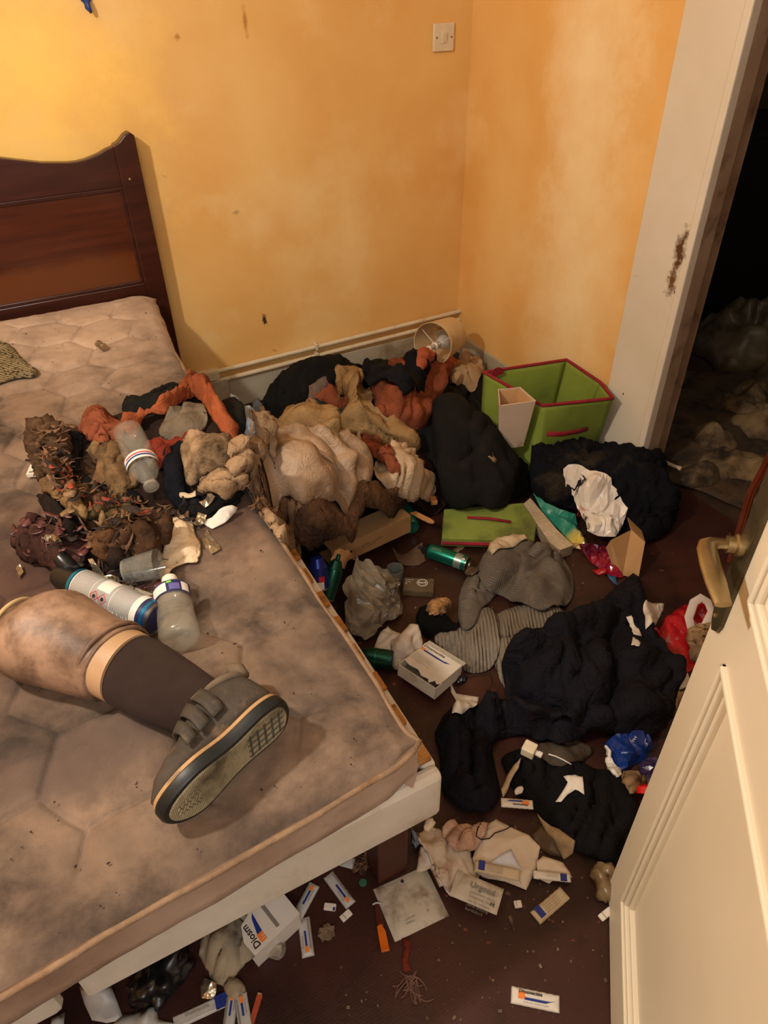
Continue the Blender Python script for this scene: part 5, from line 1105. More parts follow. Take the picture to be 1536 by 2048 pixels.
# grey crumpled plastic bag
cloth('dirty_plastic_bag', 'grimy grey-white crumpled plastic bag beside the bed next to the cans', 'plastic bag',
      [(700, 1150), (712, 1128), (728, 1120), (748, 1132), (775, 1148), (790, 1170), (800, 1200), (805, 1225), (792, 1245), (765, 1250), (745, 1280), (718, 1278), (695, 1265), (685, 1235), (690, 1205), (684, 1175)], greyp, .085, .05,
      folds=(('b', .026, .035, 50, 1.5, .04), ('r', .010, .02, 10, 2, .02)), shade=False, res=.0085, rag=.004, thick=.0008)
# torn white medicine box with tissue
paper('tissue_box', 'white card panel behind the tissue beside the torn medicine box', 'card', [(742, 1308), (760, 1268), (775, 1256), (800, 1268), (838, 1285), (850, 1300), (830, 1320), (790, 1330)], p_white, curl=.006, puff=.02)
cloth('tissue_ball', 'crumpled white tissue tucked behind the torn medicine box', 'tissue', [(785, 1290), (800, 1275), (825, 1278), (842, 1295), (838, 1320), (815, 1345), (798, 1350), (785, 1330)], mat('white_tissue', 'CFC2B4', 'BCAE9E', 12, rough=.9, bump=.3, crumple=.3, crs=50), .05, .03, folds=(('b', .018, .025, 60, 2, .02),), res=.005)
a, b_ = PZ(848, 1290, .04), PZ(922, 1336, .04); e, L = box_from('medicine_box', 'torn white medicine carton with orange and blue mark and black lettering', 'carton', a, b_, 0, 0, .002, None)
e.matrix_world = e.matrix_world@Matrix.Rotation(R(-9), 4, 'X')@Matrix.Translation((0, 0, .006)); LB = .105; HB = .036
MB().prism([(0, 0), (L, 0), (L, -LB*.80), (L*.93, -LB*.90), (L*.85, -LB*.84), (L*.78, -LB*.99), (L*.72, -LB*.90), (L*.55, -LB*.93), (L*.4, -LB*.83), (L*.18, -LB*.86), (0, -LB*.80)], HB-.0015, HB).build('front_panel', p_white, e)
MB().box(L-.0015, L, -LB, 0, 0, HB).build('side_panel', p_white, e); MB().box(0, .0015, -LB, 0, 0, HB).build('side_panel', p_white, e); MB().box(0, L, -LB, -LB+.0015, 0, HB*.93).build('end_panel', p_white, e)
MB().box(0, L, -.0015, 0, 0, HB).build('end_panel', p_white, e); MB().box(0, L, -LB, 0, -.001, .001).build('back_panel', p_white, e)
MB().box(0, L, .0, .014, HB-.004, HB-.0025, Matrix.Rotation(R(-4), 4, 'X')).build('tuck_flap', mat('flap_grey', 'A8A090', rough=.7), e)
MB().box(.002, L-.002, -LB+.003, -.002, HB*.3, HB*.32).build('inner_shadow_card', mat('inner_shade_grey', '6E665C', rough=.9), e)  # grey sheet added to stand in for the shade inside the carton
TZ_ = Matrix.Translation((0, 0, HB+.0003))
text_part('Diosmectite', .0125, ink, e, TZ_@Matrix.Translation((.004, -.013, 0)), bold=.0003); text_part('Viatris', .006, ink2, e, TZ_@Matrix.Translation((.012, -.0195, 0)))
MB().prism([(.002, -.027), (.014, -.027), (.014, -.018), (.002, -.018)], HB, HB+.0002).build('orange_mark', inko, e)
MB().prism([(.014, -.022), (L*.62, -.022), (L*.80, -.019), (L*.70, -.026), (L*.5, -.0275), (.014, -.027)], HB, HB+.0002).build('blue_swoosh', inkb, e)
text_part('3 g', .006, p_white, e, TZ_@Matrix.Translation((.003, -.025, .0002)))
for k, s_ in enumerate(('Traitement de la diarrhee aigue', 'chez l\'enfant et le nourrisson', 'en association a la rehydratation', 'orale et chez l\'adulte.', 'Poudre pour suspension buvable')): text_part(s_, .0042, ink2, e, TZ_@Matrix.Translation((.006, -.047-k*.0052, 0)))
paper('torn_note', 'torn cream leaflet beside the medicine box touching the dark trousers', 'leaflet', [(900, 1362), (912, 1388), (935, 1392), (958, 1395), (955, 1412), (935, 1420), (922, 1432), (904, 1430), (912, 1402), (902, 1385)], p_white, curl=.01)
wad('small_gadget', 'small black adapter with thin wires beside the medicine box', 'adapter', 922, 1358, .016, .012, .010, 20, m_blackp, .15, 2, 4, sub=3)
a_ = [hit(x, y) for x, y in ((930, 1356), (955, 1350), (980, 1348), (985, 1365), (975, 1390))]; tag(MB().tube([(p[0], p[1], p[2]+.002) for p in a_], .0010, 5).build('thin_wire', ink, smooth=True), 'thin dark wire trailing from the small adapter to the jumper', 'wire')
# magazine and printed bags near the jacket
e_ = slab('paper_stack', 'thick off-white paper block leaning under the teal and yellow plastic cover', 'book', [(1046, 1012), (1060, 1000), (1112, 1062), (1146, 1095), (1120, 1105), (1098, 1090)], .004, .035, mat('page_edge', 'B5A58C', 'A08F74', 20, rough=.8, weave=.8, wscale=160, wdir='Z'), z=.03)
m_cov = mat('teal_yellow_cover', '2A7A6A', '3E8E76', 5, rough=.22, bump=.03, crumple=.3, crs=20, masks=[(pv(PZ(1145, 1072, .06)), (.08, .05, .2), 'D9B84A', .3, 1.1, 8), (pv(PZ(1160, 1095, .06)), (.05, .03, .2), 'D07A2A', .2, .9, 10)])
paper('magazine_cover', 'glossy teal and yellow plastic cover beside the white printed bag', 'magazine', [(1066, 990), (1090, 1010), (1120, 1020), (1150, 1035), (1172, 1080), (1178, 1105), (1150, 1098), (1118, 1062), (1085, 1030)], m_cov, curl=.012, puff=.03, res=.01, shade=False)
paper('cardboard_piece', 'kraft card triangle under the glossy teal and yellow cover', 'cardboard', [(1102, 1060), (1132, 1088), (1160, 1090), (1122, 1105), (1106, 1100)], p_kraft, thick=.002)
c = PZ(1250, 1110, .05); e = empty('kraft_box', frame((c[0], c[1], .004), (c[0]+.05, c[1]-.05, .004)), 'crushed open kraft box behind the white printed bag', 'cardboard box')
def kp(x, y, z): return e.matrix_world.inverted()@Vector(pv(PZ(x, y, z)))
F1 = [kp(1222, 1080, .10), kp(1262, 1060, .10), kp(1290, 1085, .09), kp(1276, 1160, .005), kp(1245, 1150, .005)]
MB().add(F1, [(0, 1, 2, 3, 4)]).build('side_panel', p_kraft, e, solid=.002); F2 = [kp(1222, 1080, .10), kp(1212, 1095, .08), kp(1228, 1140, .01), kp(1245, 1150, .005)]
MB().add(F2, [(0, 1, 2, 3)]).build('side_panel', p_kraft, e, solid=.002); F3 = [kp(1262, 1060, .10), kp(1255, 1035, .07), kp(1283, 1062, .06), kp(1290, 1085, .09)]
MB().add(F3, [(0, 1, 2, 3)]).build('flap', p_kraft, e, solid=.002)
m_wbag = mat('glossy_white_bag', 'DDD6CC', 'D0C6B8', 6, rough=.22, bump=.03, crumple=.35, crs=22, spec=.6)
bag = cloth('printed_bag', 'glossy white printed plastic bag with black emblem and crimson lower part', 'plastic bag',
      [(1122, 965), (1132, 955), (1160, 957), (1185, 968), (1215, 985), (1218, 1000), (1230, 1005), (1250, 1045), (1240, 1075), (1225, 1100), (1190, 1098), (1170, 1085), (1155, 1050), (1142, 1020), (1125, 1000)], m_wbag, .045, .05, gap=.045,
      folds=(('b', .016, .05, 50, 1.6, .03), ('r', .008, .03, 80, 3, .02)), shade=False, res=.010, thick=.001, smooth=False)
def stick(s, px, py, qx, qy, size, m, par, bold=0, lift=.010, name='print'):
    """lettering laid on the surface at a pixel, reading towards q"""
    a, b_ = hit(px, py), hit(qx, qy); M = frame(a, b_); o = text_part(s, size, m, par, M, name, bold=bold)
    for v in o.data.vertices: v.co.z = max(Tz(v.co.x, v.co.y), 0)+lift+.0015
    return o
stick('CALINS', 1172, 966, 1135, 960, .016, ink, bag, .0006)
m_ = []
for k, (r0, r1, t0, t1) in enumerate(((.010, .013, .3, 2.9), (.014, .017, .1, 2.4), (.018, .0205, .6, 3.2))):
    cc_ = hit(1152, 975); mb = MB(); n_ = 18; vs = []
    for i in range(n_+1):
        t = t0+(t1-t0)*i/n_+3.6; w_ = math.sin(math.pi*i/n_)
        for r in (r0-.0008, r0-.0008+(r1-r0)*(.2+.8*w_)): X_, Y_ = cc_[0]+r*1.1*math.cos(t), cc_[1]+r*math.sin(t); vs.append((X_, Y_, Tz(X_, Y_)+.010))
    mb.add(vs, [(2*i, 2*i+1, 2*i+3, 2*i+2) for i in range(n_)]).build('emblem', ink, bag, fixn=False)
stick('infarts', 1170, 1028, 1155, 1026, .012, inkr, bag)
for k, (s_, x, y) in enumerate((('CARO', 1176, 1044), ('CHIO', 1178, 1060), ('HAV', 1180, 1076))): stick(s_, x, y, x-18, y-3, .014, ink, bag)
cloth('crimson_bag_part', 'dark crimson glossy plastic sheet below the white printed bag', 'plastic sheet', [(1158, 1090), (1185, 1098), (1218, 1100), (1235, 1115), (1255, 1150), (1240, 1160), (1210, 1150), (1185, 1130), (1165, 1108)], mat('crimson_gloss', '8E1230', '2A0A1E', 7, rough=.2, crumple=.4, crs=25, bump=.03), .02, .03, folds=(('b', .010, .03, 40, 2, .03),), shade=False, res=.009, thick=.001, smooth=False)
paper('red_scrap', 'small red plastic scrap on the floor below the crimson plastic', 'plastic scrap', [(1183, 1142), (1200, 1138), (1215, 1150), (1196, 1152)], mat('red_gloss', 'A81420', '8E1018', 8, rough=.25, bump=.03, crumple=.4, crs=18))
paper('blue_scrap', 'small blue plastic scrap beside the red scrap', 'plastic scrap', [(1214, 1150), (1232, 1156), (1240, 1168), (1225, 1166)], mat('dull_blue', '1E4A6E', rough=.4))

# by the door edge: red bag, cards, strap, rags
cloth('red_bag', 'bright red plastic bag lying flat just behind the open door', 'plastic bag', [(1306, 1262), (1328, 1238), (1366, 1212), (1420, 1205), (1425, 1260), (1400, 1330), (1370, 1352), (1352, 1350), (1342, 1320), (1328, 1290)], MATS['red_gloss'], .02, .04, folds=(('b', .012, .06, 75, 2.5, .03),), shade=True, res=.009, thick=.001, smooth=False)
paper('white_card', 'white card standing between the dark trousers and red bag', 'card', [(1286, 1212), (1296, 1206), (1328, 1208), (1326, 1222), (1305, 1245), (1290, 1262)], p_white, curl=.006, puff=.015)
st_ = []
for (x, y, z) in ((1386, 1268, .02), (1378, 1235, .04), (1388, 1205, .06), (1402, 1196, .07), (1416, 1204, .06), (1424, 1225, .045), (1412, 1250, .03), (1400, 1262, .02)): st_.append(PZ(x, y, z))
tag(MB().tube([tuple(p) for p in st_], [.012]*8, 8, flat=.25).build('white_strap', mat('white_webbing', 'C6BCB4', 'B4A8A0', 10, rough=.8, bump=.2), smooth=True), 'looped white webbing strap standing on the red bag', 'strap')
cloth('tan_net', 'tan crinkled net wad on the right of the red bag against the door', 'net', [(1372, 1268), (1395, 1252), (1425, 1250), (1430, 1300), (1400, 1330), (1378, 1315)], p_scorch, .035, .03, folds=(('b', .014, .02, 70, 2, .02),), rag=.004, res=.006)
paper('white_card', 'white folded card below the red bag at the door edge', 'card', [(1342, 1358), (1375, 1346), (1385, 1368), (1362, 1380), (1345, 1372)], p_white)
paper('dirty_card', 'speckled white card partly under the trousers at the door edge', 'card', [(1328, 1372), (1352, 1378), (1368, 1385), (1352, 1420), (1348, 1400)], p_dirty)
# blue pouch, purple pack, tan scrap and red cap
pb = cloth('blue_pouch', 'shiny blue plastic food pouch with a pale edge beside the door', 'pouch', [(1207, 1492), (1222, 1475), (1245, 1462), (1275, 1458), (1298, 1475), (1305, 1498), (1292, 1518), (1262, 1535), (1242, 1548), (1225, 1530), (1212, 1512)], mat('blue_pouch', '16357E', '0F2660', 8, rough=.2, crumple=.4, crs=28, bump=.03), .03, .03, folds=(('b', .014, .04, 60, 2, .03),), shade=False, res=.008, thick=.001, smooth=False)
stick('fond', 1262, 1492, 1276, 1478, .010, m_label, pb); stick('IT', 1292, 1500, 1296, 1488, .012, m_label, pb)
cloth('pouch_edge', 'white and green crimped strip along the blue pouch', 'strip', [(1208, 1495), (1214, 1498), (1228, 1530), (1242, 1548), (1238, 1556), (1222, 1548), (1210, 1515)], m_label, .006, .01, folds=(('b', .004, .01, 70, 1, .01),), res=.004, thick=.0008)
cloth('purple_pack', 'dark purple plastic wrapper half hidden by the door', 'wrapper', [(1276, 1535), (1290, 1520), (1312, 1518), (1312, 1545), (1295, 1570), (1282, 1558)], mat('purple_wrap', '3A2A4E', '2A1E3A', 8, rough=.2, crumple=.4, crs=28), .02, .02, folds=(('b', .01, .02, 60, 2, .02),), shade=False, res=.007, thick=.001)
cloth('tan_wrapper', 'crumpled tan wrapper beside the red cap by the door', 'wrapper', [(1238, 1560), (1255, 1548), (1278, 1552), (1290, 1568), (1275, 1582), (1262, 1590), (1250, 1575)], p_scorch, .025, .02, folds=(('b', .012, .016, 20, 2, .02),), rag=.004, res=.005)
c = hit(1284, 1590); e = empty('jar_lid', Matrix.Translation((c[0], c[1], Tz(c[0], c[1])+.020))@Matrix.Rotation(R(-50), 4, 'X')@Matrix.Rotation(R(20), 4, 'Y'), 'round bright red bottle cap half hidden by the door', 'cap')
MB().lathe([(.002, .008), (.019, .008), (.0215, .006), (.0215, -.006), (.020, -.006)], 32).build('cap_body', mat('red_cap', 'C01418', rough=.35, bump=0), e, smooth='auto')
# charger and bits in front of the trousers
c = hit(1058, 1507); d_ = hit(1085, 1512); e = empty('usb_charger', frame((c[0], c[1], Tz(c[0], c[1])+.012), (d_[0], d_[1], Tz(c[0], c[1])+.012)), 'white cube phone charger lying on the grey-brown rag', 'charger')
MB().box(-.015, .013, -.014, .014, -.012, .012).build('charger_body', m_switch, e, bevel=.003); MB().box(.013, .028, -.006, .006, -.003, .004).build('cable_plug', m_label, e, bevel=.0015)
pts_ = [hit(x, y) for x, y in ((1096, 1512), (1110, 1515), (1125, 1522), (1142, 1532))]; tag(MB().tube([(p[0], p[1], Tz(p[0], p[1])+.004) for p in pts_], .0016, 6).build('white_cable', m_label, smooth=True), 'short white cable running from the charger over the black t-shirt', 'cable')
paper('leaflet_piece', 'small cream torn leaflet lying on the black t-shirt', 'leaflet', [(1126, 1556), (1150, 1552), (1165, 1555), (1168, 1592), (1150, 1582), (1135, 1592), (1122, 1606), (1110, 1608), (1128, 1580), (1135, 1568)], p_white, curl=.006)
paper('twisted_strip', 'twisted tan paper strip left of the charger', 'strip', [(1002, 1580), (1010, 1562), (1028, 1535), (1042, 1518), (1038, 1540), (1020, 1568), (1012, 1590), (1005, 1600)], p_dirty, curl=.012)
wad('paper_bit', 'tiny white packet left of the black t-shirt', 'packet', 1038, 1582, .012, .007, .005, 10, p_white, .2, 2, 5, sub=2)
paper('tan_wrapper', 'beige paper offcut lying on top of the dark trousers', 'paper', [(1252, 1236), (1262, 1233), (1266, 1250), (1276, 1262), (1283, 1280), (1278, 1294), (1262, 1292), (1266, 1270), (1258, 1252)], p_white, curl=.004)
paper('beige_cloth_scrap', 'long beige torn cloth scrap at the lower edge of the black t-shirt', 'cloth scrap', [(1074, 1628), (1085, 1640), (1100, 1655), (1130, 1668), (1150, 1685), (1145, 1710), (1128, 1720), (1105, 1695), (1090, 1665)], fab('tan_rag', 'A48E6E', '8A7454', '5a4630', 10), curl=.012, res=.005)
paper('brown_rag_scrap', 'brown translucent rag left of the beige torn scrap', 'rag', [(1062, 1672), (1080, 1650), (1095, 1670), (1115, 1700), (1125, 1716), (1100, 1712), (1075, 1695)], mat('brown_film', '5A4632', '44341F', 10, rough=.5, alpha=.9), curl=.006)
wad('bone_bit', 'small beige foam bit on the floor by the bed corner', 'foam bit', 858, 1650, .012, .008, .007, 30, p_dirty, .2, 2, 6, sub=2)

# ---- papers at the foot of the bed
T_full = T; T = np.where((GXX < .36) & (GYY > .40) & (GXX > -1.2), 0.0, T)
def flat_pack(name, label, cat, corners, m, th=.004, z=None, group=None):
    """flat rectangular thing from three traced corners: origin, along x, along y"""
    o_, px_, py_ = [hit(*p) for p in corners]; zz = max(Tz(*q[:2]) for q in (o_, px_, py_)) if z is None else z
    X_ = Vector((px_[0]-o_[0], px_[1]-o_[1], 0)); Y_ = Vector((py_[0]-o_[0], py_[1]-o_[1], 0)); w_ = X_.length; X_.normalize(); h_ = abs(Y_.dot(Vector((-X_.y, X_.x, 0)))); s_ = 1 if Y_.dot(Vector((-X_.y, X_.x, 0))) > 0 else -1
    M = Matrix((X_, Vector((-X_.y, X_.x, 0)), Vector((0, 0, 1)))).transposed().to_4x4(); M.translation = Vector((o_[0], o_[1], zz+.001))
    if s_ < 0: M = M@Matrix.Translation((0, -h_, 0))
    e = empty(name, M, label, cat, group)
    def f(u, v):
        pe = min(u, 1-u, v, 1-v); return (u*w_, v*h_, th*min(1, pe*7)**.6+.0012*float(noise(u*4+X_.x*9, v*4, w_*50)))
    mb = MB().sheet(f, 18, 14); n_ = len(mb.v); mb.sheet(lambda u, v: (u*w_, v*h_, 0), 1, 1); mb.build('pack_body', m, e, smooth=True, fixn=False)
    return e, w_, h_, th
m_gauze = mat('grimy_gauze_pack', 'B8AE9C', 'A0947E', 9, rough=.55, bump=.1, stain='6A523E', samt=.5, sscale=14, crumple=.1)
e, w_, h_, th = flat_pack('gauze_pack', 'square grimy white sterile dressing pack on the floor at the bed foot', 'dressing pack', [(790, 1885), (898, 1832), (750, 1778)], m_gauze, .004)
rc = lambda x0, x1, y0, y1, z=th+.0022: MB().box(x0, x1, y0, y1, z-.0003, z)
MB().prism([(.055+.003*math.cos(t), .088+.003*math.sin(t)) for t in np.linspace(0, 6.28, 11)[:-1]], th+.0018, th+.0024).build('print', ink, e); MB().prism([(.008+.002*math.cos(t), h_-.010+.002*math.sin(t)) for t in np.linspace(0, 6.28, 11)[:-1]], .003, th+.0005).build('print', ink2, e)
for k, s_ in enumerate(('LOT 2104', 'STERILE')): text_part(s_, .005, ink2, e, Matrix.Translation((.030, .022-.007*k, th+.0024)))
text_part('S2', .006, ink2, e, Matrix.Translation((.073, .020, th+.0024)))
m_env = mat('stained_cream_paper', 'D0C0AC', 'C0AE98', 7, rough=.75, bump=.06, stain='96714A', samt=.25, sscale=6, spots=('6E2E22', 50, .75))
paper('ribbed_packet', 'pale blue-grey folded plastic strip packet beside the bed leg', 'packet', [(822, 1662), (840, 1668), (905, 1720), (930, 1752), (910, 1745), (870, 1722), (824, 1700)], mat('blue_grey_film', '8E8E90', '7C7A7A', 10, rough=.35, weave=.6, wscale=60), curl=.004)
paper('cream_sheet_paper', 'cream stained sheet under the tissue at the bed foot', 'paper', [(838, 1700), (870, 1710), (905, 1700), (960, 1730), (955, 1800), (900, 1795), (878, 1780), (860, 1745), (832, 1745)], m_env, curl=.006)
cloth('ragged_tissue', 'ragged cream tissue spread over the packets at the bed foot', 'tissue', [(838, 1672), (852, 1660), (880, 1665), (900, 1690), (928, 1690), (945, 1720), (952, 1760), (925, 1785), (900, 1788), (878, 1770), (868, 1735), (850, 1705)], mat('ragged_tissue', 'CBBBA8', 'B5A28C', 10, rough=.9, stain='8E6444', samt=.3, sscale=9, bump=.3), .012, .03, folds=(('b', .010, .03, 60, 2, .02),), rag=.005, res=.005)
e_ = paper('cream_envelope', 'large cream stained envelope with a folded corner at the bed foot', 'envelope', [(955, 1682), (968, 1655), (992, 1640), (1058, 1672), (1080, 1695), (1072, 1740), (1052, 1782), (1010, 1765), (950, 1745), (944, 1718)], m_env, curl=.008, puff=.008)
cloth('pink_tissue', 'crumpled pinkish tissue above the cream envelope', 'tissue', [(884, 1665), (898, 1652), (920, 1655), (952, 1652), (975, 1648), (972, 1668), (958, 1690), (945, 1706), (920, 1706), (898, 1695)], f_pink, .025, .025, folds=(('b', .012, .025, 20, 2, .02),), rag=.002, res=.005)
paper('folded_white_paper', 'bright white folded paper triangle on the cream envelope', 'paper', [(962, 1738), (990, 1718), (1022, 1700), (1045, 1742), (1000, 1742)], mat('bluish_white_paper', 'C9CCD6', 'BFC2CC', 6, rough=.6, bump=.02), curl=.002)
e, w_, h_, th = flat_pack('dressing_leaflet', 'white printed dressing pack with grey text below the envelope', 'dressing pack', [(897, 1805), (990, 1847), (925, 1745)], m_gauze, .003)
text_part('Urgotul', .015, ink2, e, Matrix.Translation((.030, h_-.022, th+.003)), bold=.0004)
for k in range(5): text_part(('pansement sterile', 'Schaal und Wund', 'use for wounds', 'sterile dressing', 'Ref 0020-15')[k], .0065, ink2, e, Matrix.Translation((.034, h_-.032-k*.0078, th+.003)))
text_part('M', .011, ink, e, Matrix.Translation((w_-.016, .008, th+.003)))
def sachet(label, a, b, wd, style=0, m=None, z=None, flip=1):
    """single dose sachet; a -> b is the reading direction"""
    A, B_ = hit(*a), hit(*b); zz = max(Tz(A[0], A[1]), Tz(B_[0], B_[1]), Tz(*((A+B_)/2)[:2])) if z is None else z
    L = float(np.linalg.norm((B_-A)[:2])); e = empty('sachet', frame((A[0], A[1], zz+.002), (B_[0], B_[1], zz+.002)), label, 'sachet'); w = wd
    def f(u, v): pe = min(u*2.2, (1-u)*2.2, v, 1-v); return (u*L, (v-.5)*w, .0045*min(1, pe*3.5)**.7+.0006*math.sin(u*40)*(pe < .12))
    MB().sheet(f, 24, 10).build('sachet_body', m or p_white, e, smooth=True, solid=.0006, fixn=False)
    zt = .0062
    if style == 0:
        MB().box(.012*L/.085, .022, -w*.18, w*.22, zt-.0002, zt).build('orange_mark', inko, e)
        MB().prism([(.022, -w*.05), (L*.80, -w*.05), (L*.90, w*.04), (L*.7, -w*.2), (.022, -w*.2)], zt-.0002, zt).build('blue_swoosh', inkb, e)
        text_part('Diosmectite', w*.30, ink, e, Matrix.Translation((.012, w*.16, zt)), bold=.0002); text_part('poudre pour suspension buvable', w*.12, ink2, e, Matrix.Translation((.020, -w*.36, zt)))
    elif style == 1:
        MB().box(.010, L*.62, -w*.06, w*.10, zt-.0002, zt).build('blue_stripe', inkb, e); MB().box(.006, .016, -w*.12, w*.16, zt, zt+.0002).build('orange_mark', inko, e)
        text_part('Diosmectite', w*.2, ink2, e, Matrix.Translation((.012, w*.22, zt))); MB().box(.01, L*.9, -w*.36, -w*.26, zt-.0002, zt).build('grey_stripe', ink2, e)
    else:
        MB().box(.008, .020, -w*.3, w*.5, .003, zt-.001).build('blue_block', inkb, e)
        for k in range(4): text_part('Diosmectite 3 g poudre', w*.14, ink2, e, Matrix.Translation((.024, w*.2-k*w*.17, zt)))
    return e
sachet('clean sachet with orange and blue mark alone on the floor near the door', (1022, 1990), (1119, 2010), .026)
sachet('sachet upside down against the lower hem of the dark trousers', (1066, 1612), (1001, 1610), .020)
sachet('sachet with a blue end lying right of the dressing packs', (1070, 1838), (1130, 1786), .026, 2, p_dirty)
sachet('grubby sachet with a blue end across the bottom of the envelope', (948, 1733), (1038, 1760), .022, 2, p_dirty)
sachet('sachet half under the torn cream wrapper right of the envelope', (1140, 1762), (1066, 1750), .016, 2)
paper('torn_wrapper', 'torn cream wrapper with brown stains right of the envelope', 'wrapper', [(1072, 1725), (1085, 1715), (1125, 1728), (1138, 1745), (1144, 1758), (1118, 1752), (1098, 1768), (1075, 1758)], m_env, curl=.010)
m_sk = mat('grey_white_foil', 'B4B0AA', 'A29E98', 12, rough=.4, bump=.05)
sachet('sachet leaning over another one by the torn white box under the bed foot', (630, 1772), (592, 1842), .022, 1, m_sk, z=.006)
sachet('sachet standing straight below the leaning one under the bed foot', (617, 1915), (607, 1836), .022, 1, m_sk)
sachet('sachet nearest the white tube under the bed foot', (702, 1812), (656, 1750), .022, 1, m_sk)
sachet('rightmost of the sachets fanned at the bottom edge of the photo', (482, 1992), (494, 2068), .022, 1, m_sk, z=.008)
sachet('blue striped sachet fanned left of the rightmost one at the bottom edge', (468, 1984), (456, 2070), .020, 1, m_sk, z=.004)
e, w_, h_, th = flat_pack('medicine_leaflet', 'folded white and blue medicine carton at the bottom edge of the photo', 'carton', [(350, 2062), (462, 2010), (345, 2035)], m_sk, .004)
MB().box(w_*.75, w_, 0, h_, th+.001, th+.0022).build('blue_panel', inkb, e); text_part('Diosmectite', .008, ink2, e, Matrix.Translation((.02, h_*.5, th+.002)))
a, b_ = PZ(598, 1822, .03), PZ(512, 1905, .03)
# torn box beneath the bed foot
a, b_ = PZ(510, 1912, .05), PZ(600, 1828, .05); e, L = box_from('medicine_box', 'white medicine carton torn open with orange mark lying under the bed foot', 'carton', a, b_, 0, 0, .003, None)
MB().prism([(0, 0), (L, 0), (L, .10), (L*.35, .10), (L*.30, .062), (L*.10, .055), (-.002, .03)], .047, .0485).build('front_panel', p_white, e); MB().box(0, L, 0, .0015, 0, .047).build('side_panel', p_white, e); MB().box(L-.0015, L, 0, .10, 0, .047).build('end_panel', p_white, e); MB().box(0, L, 0, .10, -.001, .001).build('back_panel', p_white, e)
RT = Matrix.Translation((0, 0, .0487))
text_part('Diosm', .017, ink, e, RT@Matrix.Translation((.004, .006, 0))@Matrix.Rotation(R(90), 4, 'Z')@Matrix.Translation((0, -.014, 0)), bold=.0004)
MB().box(.020, .032, .008, .024, .0485, .0488).build('orange_mark', inko, e); MB().prism([(.022, .024), (.032, .024), (.036, .06), (.030, .052)], .0485, .0488).build('blue_swoosh', inkb, e)
text_part('3 g', .007, p_white, e, RT@Matrix.Translation((.030, .010, .0003))@Matrix.Rotation(R(90), 4, 'Z')); MB().box(L*.55, L*.62, .01, .07, .0485, .0488).build('grey_stripe', ink2, e)
m_cot = mat('soiled_cotton', 'A89880', '8C7C62', 9, rough=.9, stain='5A4630', samt=.45, sscale=10, bump=.4)
cloth('soiled_cotton', 'soiled white cotton pad and paper spreading left of the torn carton under the bed', 'cotton', [(395, 1905), (420, 1860), (470, 1835), (500, 1862), (520, 1905), (492, 1930), (470, 1960), (450, 1975), (430, 1965), (415, 1940)], m_cot, .02, .04, folds=(('b', .012, .03, 50, 2, .02),), rag=.005, res=.006)
cloth('clear_wrapper', 'transparent dirty wrapper half under the torn carton', 'wrapper', [(535, 1905), (560, 1885), (572, 1895), (565, 1918), (545, 1922)], clearp, .02, .02, folds=(('b', .010, .02, 50, 2, .02),), shade=False, res=.006, thick=.0008)
paper('foil_scrap', 'bright crushed foil square left of the cotton pad bottom', 'foil', [(402, 1974), (410, 1958), (434, 1966), (430, 2000), (404, 1998)], foil, curl=.006, shade=False)
cloth('foam_piece', 'small dirty foam lump above the bottom sachets', 'foam', [(450, 1978), (460, 1960), (480, 1965), (492, 1985), (480, 2000), (460, 2000)], m_cot, .018, .015, folds=(('b', .006, .02, 50, 2, .02),), res=.005)
tagb = [(('white_packet', 'small white packet with a navy mark between the sachets under the bed foot'), (648, 1815), (672, 1818)), (('white_packet', 'small white crumpled packet corner right of the sachets'), (683, 1842), (702, 1825)), (('white_packet', 'tiny white cube packet between the dressing packs and the blue ended sachet'), (1028, 1812), (1043, 1810)), (('white_packet', 'white packet lying at the door edge near the bottom of the photo'), (1200, 1840), (1222, 1822))]
for (nm, lb), a, b_ in tagb:
    A, B_ = hit(*a), hit(*b_); Lp = float(np.linalg.norm((B_-A)[:2])); e = empty(nm, frame((A[0], A[1], .001), (B_[0], B_[1], .001)), lb, 'packet'); MB().box(0, Lp, -.006, .007, 0, .006).build('packet_body', p_white, e, bevel=.002)
    if 'navy' in lb: MB().box(Lp-.005, Lp-.001, -.006, .0, .006, .0063).build('print', inkb, e)
    else: MB().box(Lp*.3, Lp*.35, -.006, .007, .006, .0063).build('fold_line', ink2, e)
a, b_ = hit(742, 1702), hit(768, 1762); Lp = float(np.linalg.norm((b_-a)[:2])); e = empty('white_tube', frame((a[0], a[1], .010), (b_[0], b_[1], .010)), 'white plastic tube handle lying beside the bed leg', 'tube')
MB().lathe([(.008, -.02), (.0085, 0), (.0082, Lp-.006), (.006, Lp-.001), (.002, Lp)], 20, ax='X').build('tube_body', mat('white_tube', 'B8B4AC', rough=.35, bump=0), e, smooth='auto'); MB().lathe([(.0088, .004), (.0088, .008)], 20, ax='X').build('tube_ring', m_sk, e, smooth='auto')
a, b_ = hit(753, 1812), hit(771, 1905); Lp = float(np.linalg.norm((b_-a)[:2])); e = empty('cutter_knife', frame((a[0], a[1], .003), (b_[0], b_[1], .003)), 'slim dark and bright orange plastic stick below the white tube', 'knife')
MB().prism([(0, -.004), (Lp*.5, -.007), (Lp*.48, .007), (0, .005)], -.002, .004).build('dark_half', mat('brown_plastic', '4A1E12', '3A160E', 20, rough=.4, bump=.05), e, bevel=.001)
MB().prism([(Lp*.47, -.007), (Lp, -.0075), (Lp*1.0, .0075), (Lp*.60, .007), (Lp*.43, .002)], -.002, .0045).build('orange_half', mat('orange_plastic', 'D26A14', 'B8540C', 20, rough=.35, bump=.05), e, bevel=.001)
MB().tube([(-.002, -.007, .002), (-.003, .0, .003), (-.001, .009, .002)], .0016, 6).build('white_tip', m_sk, e)
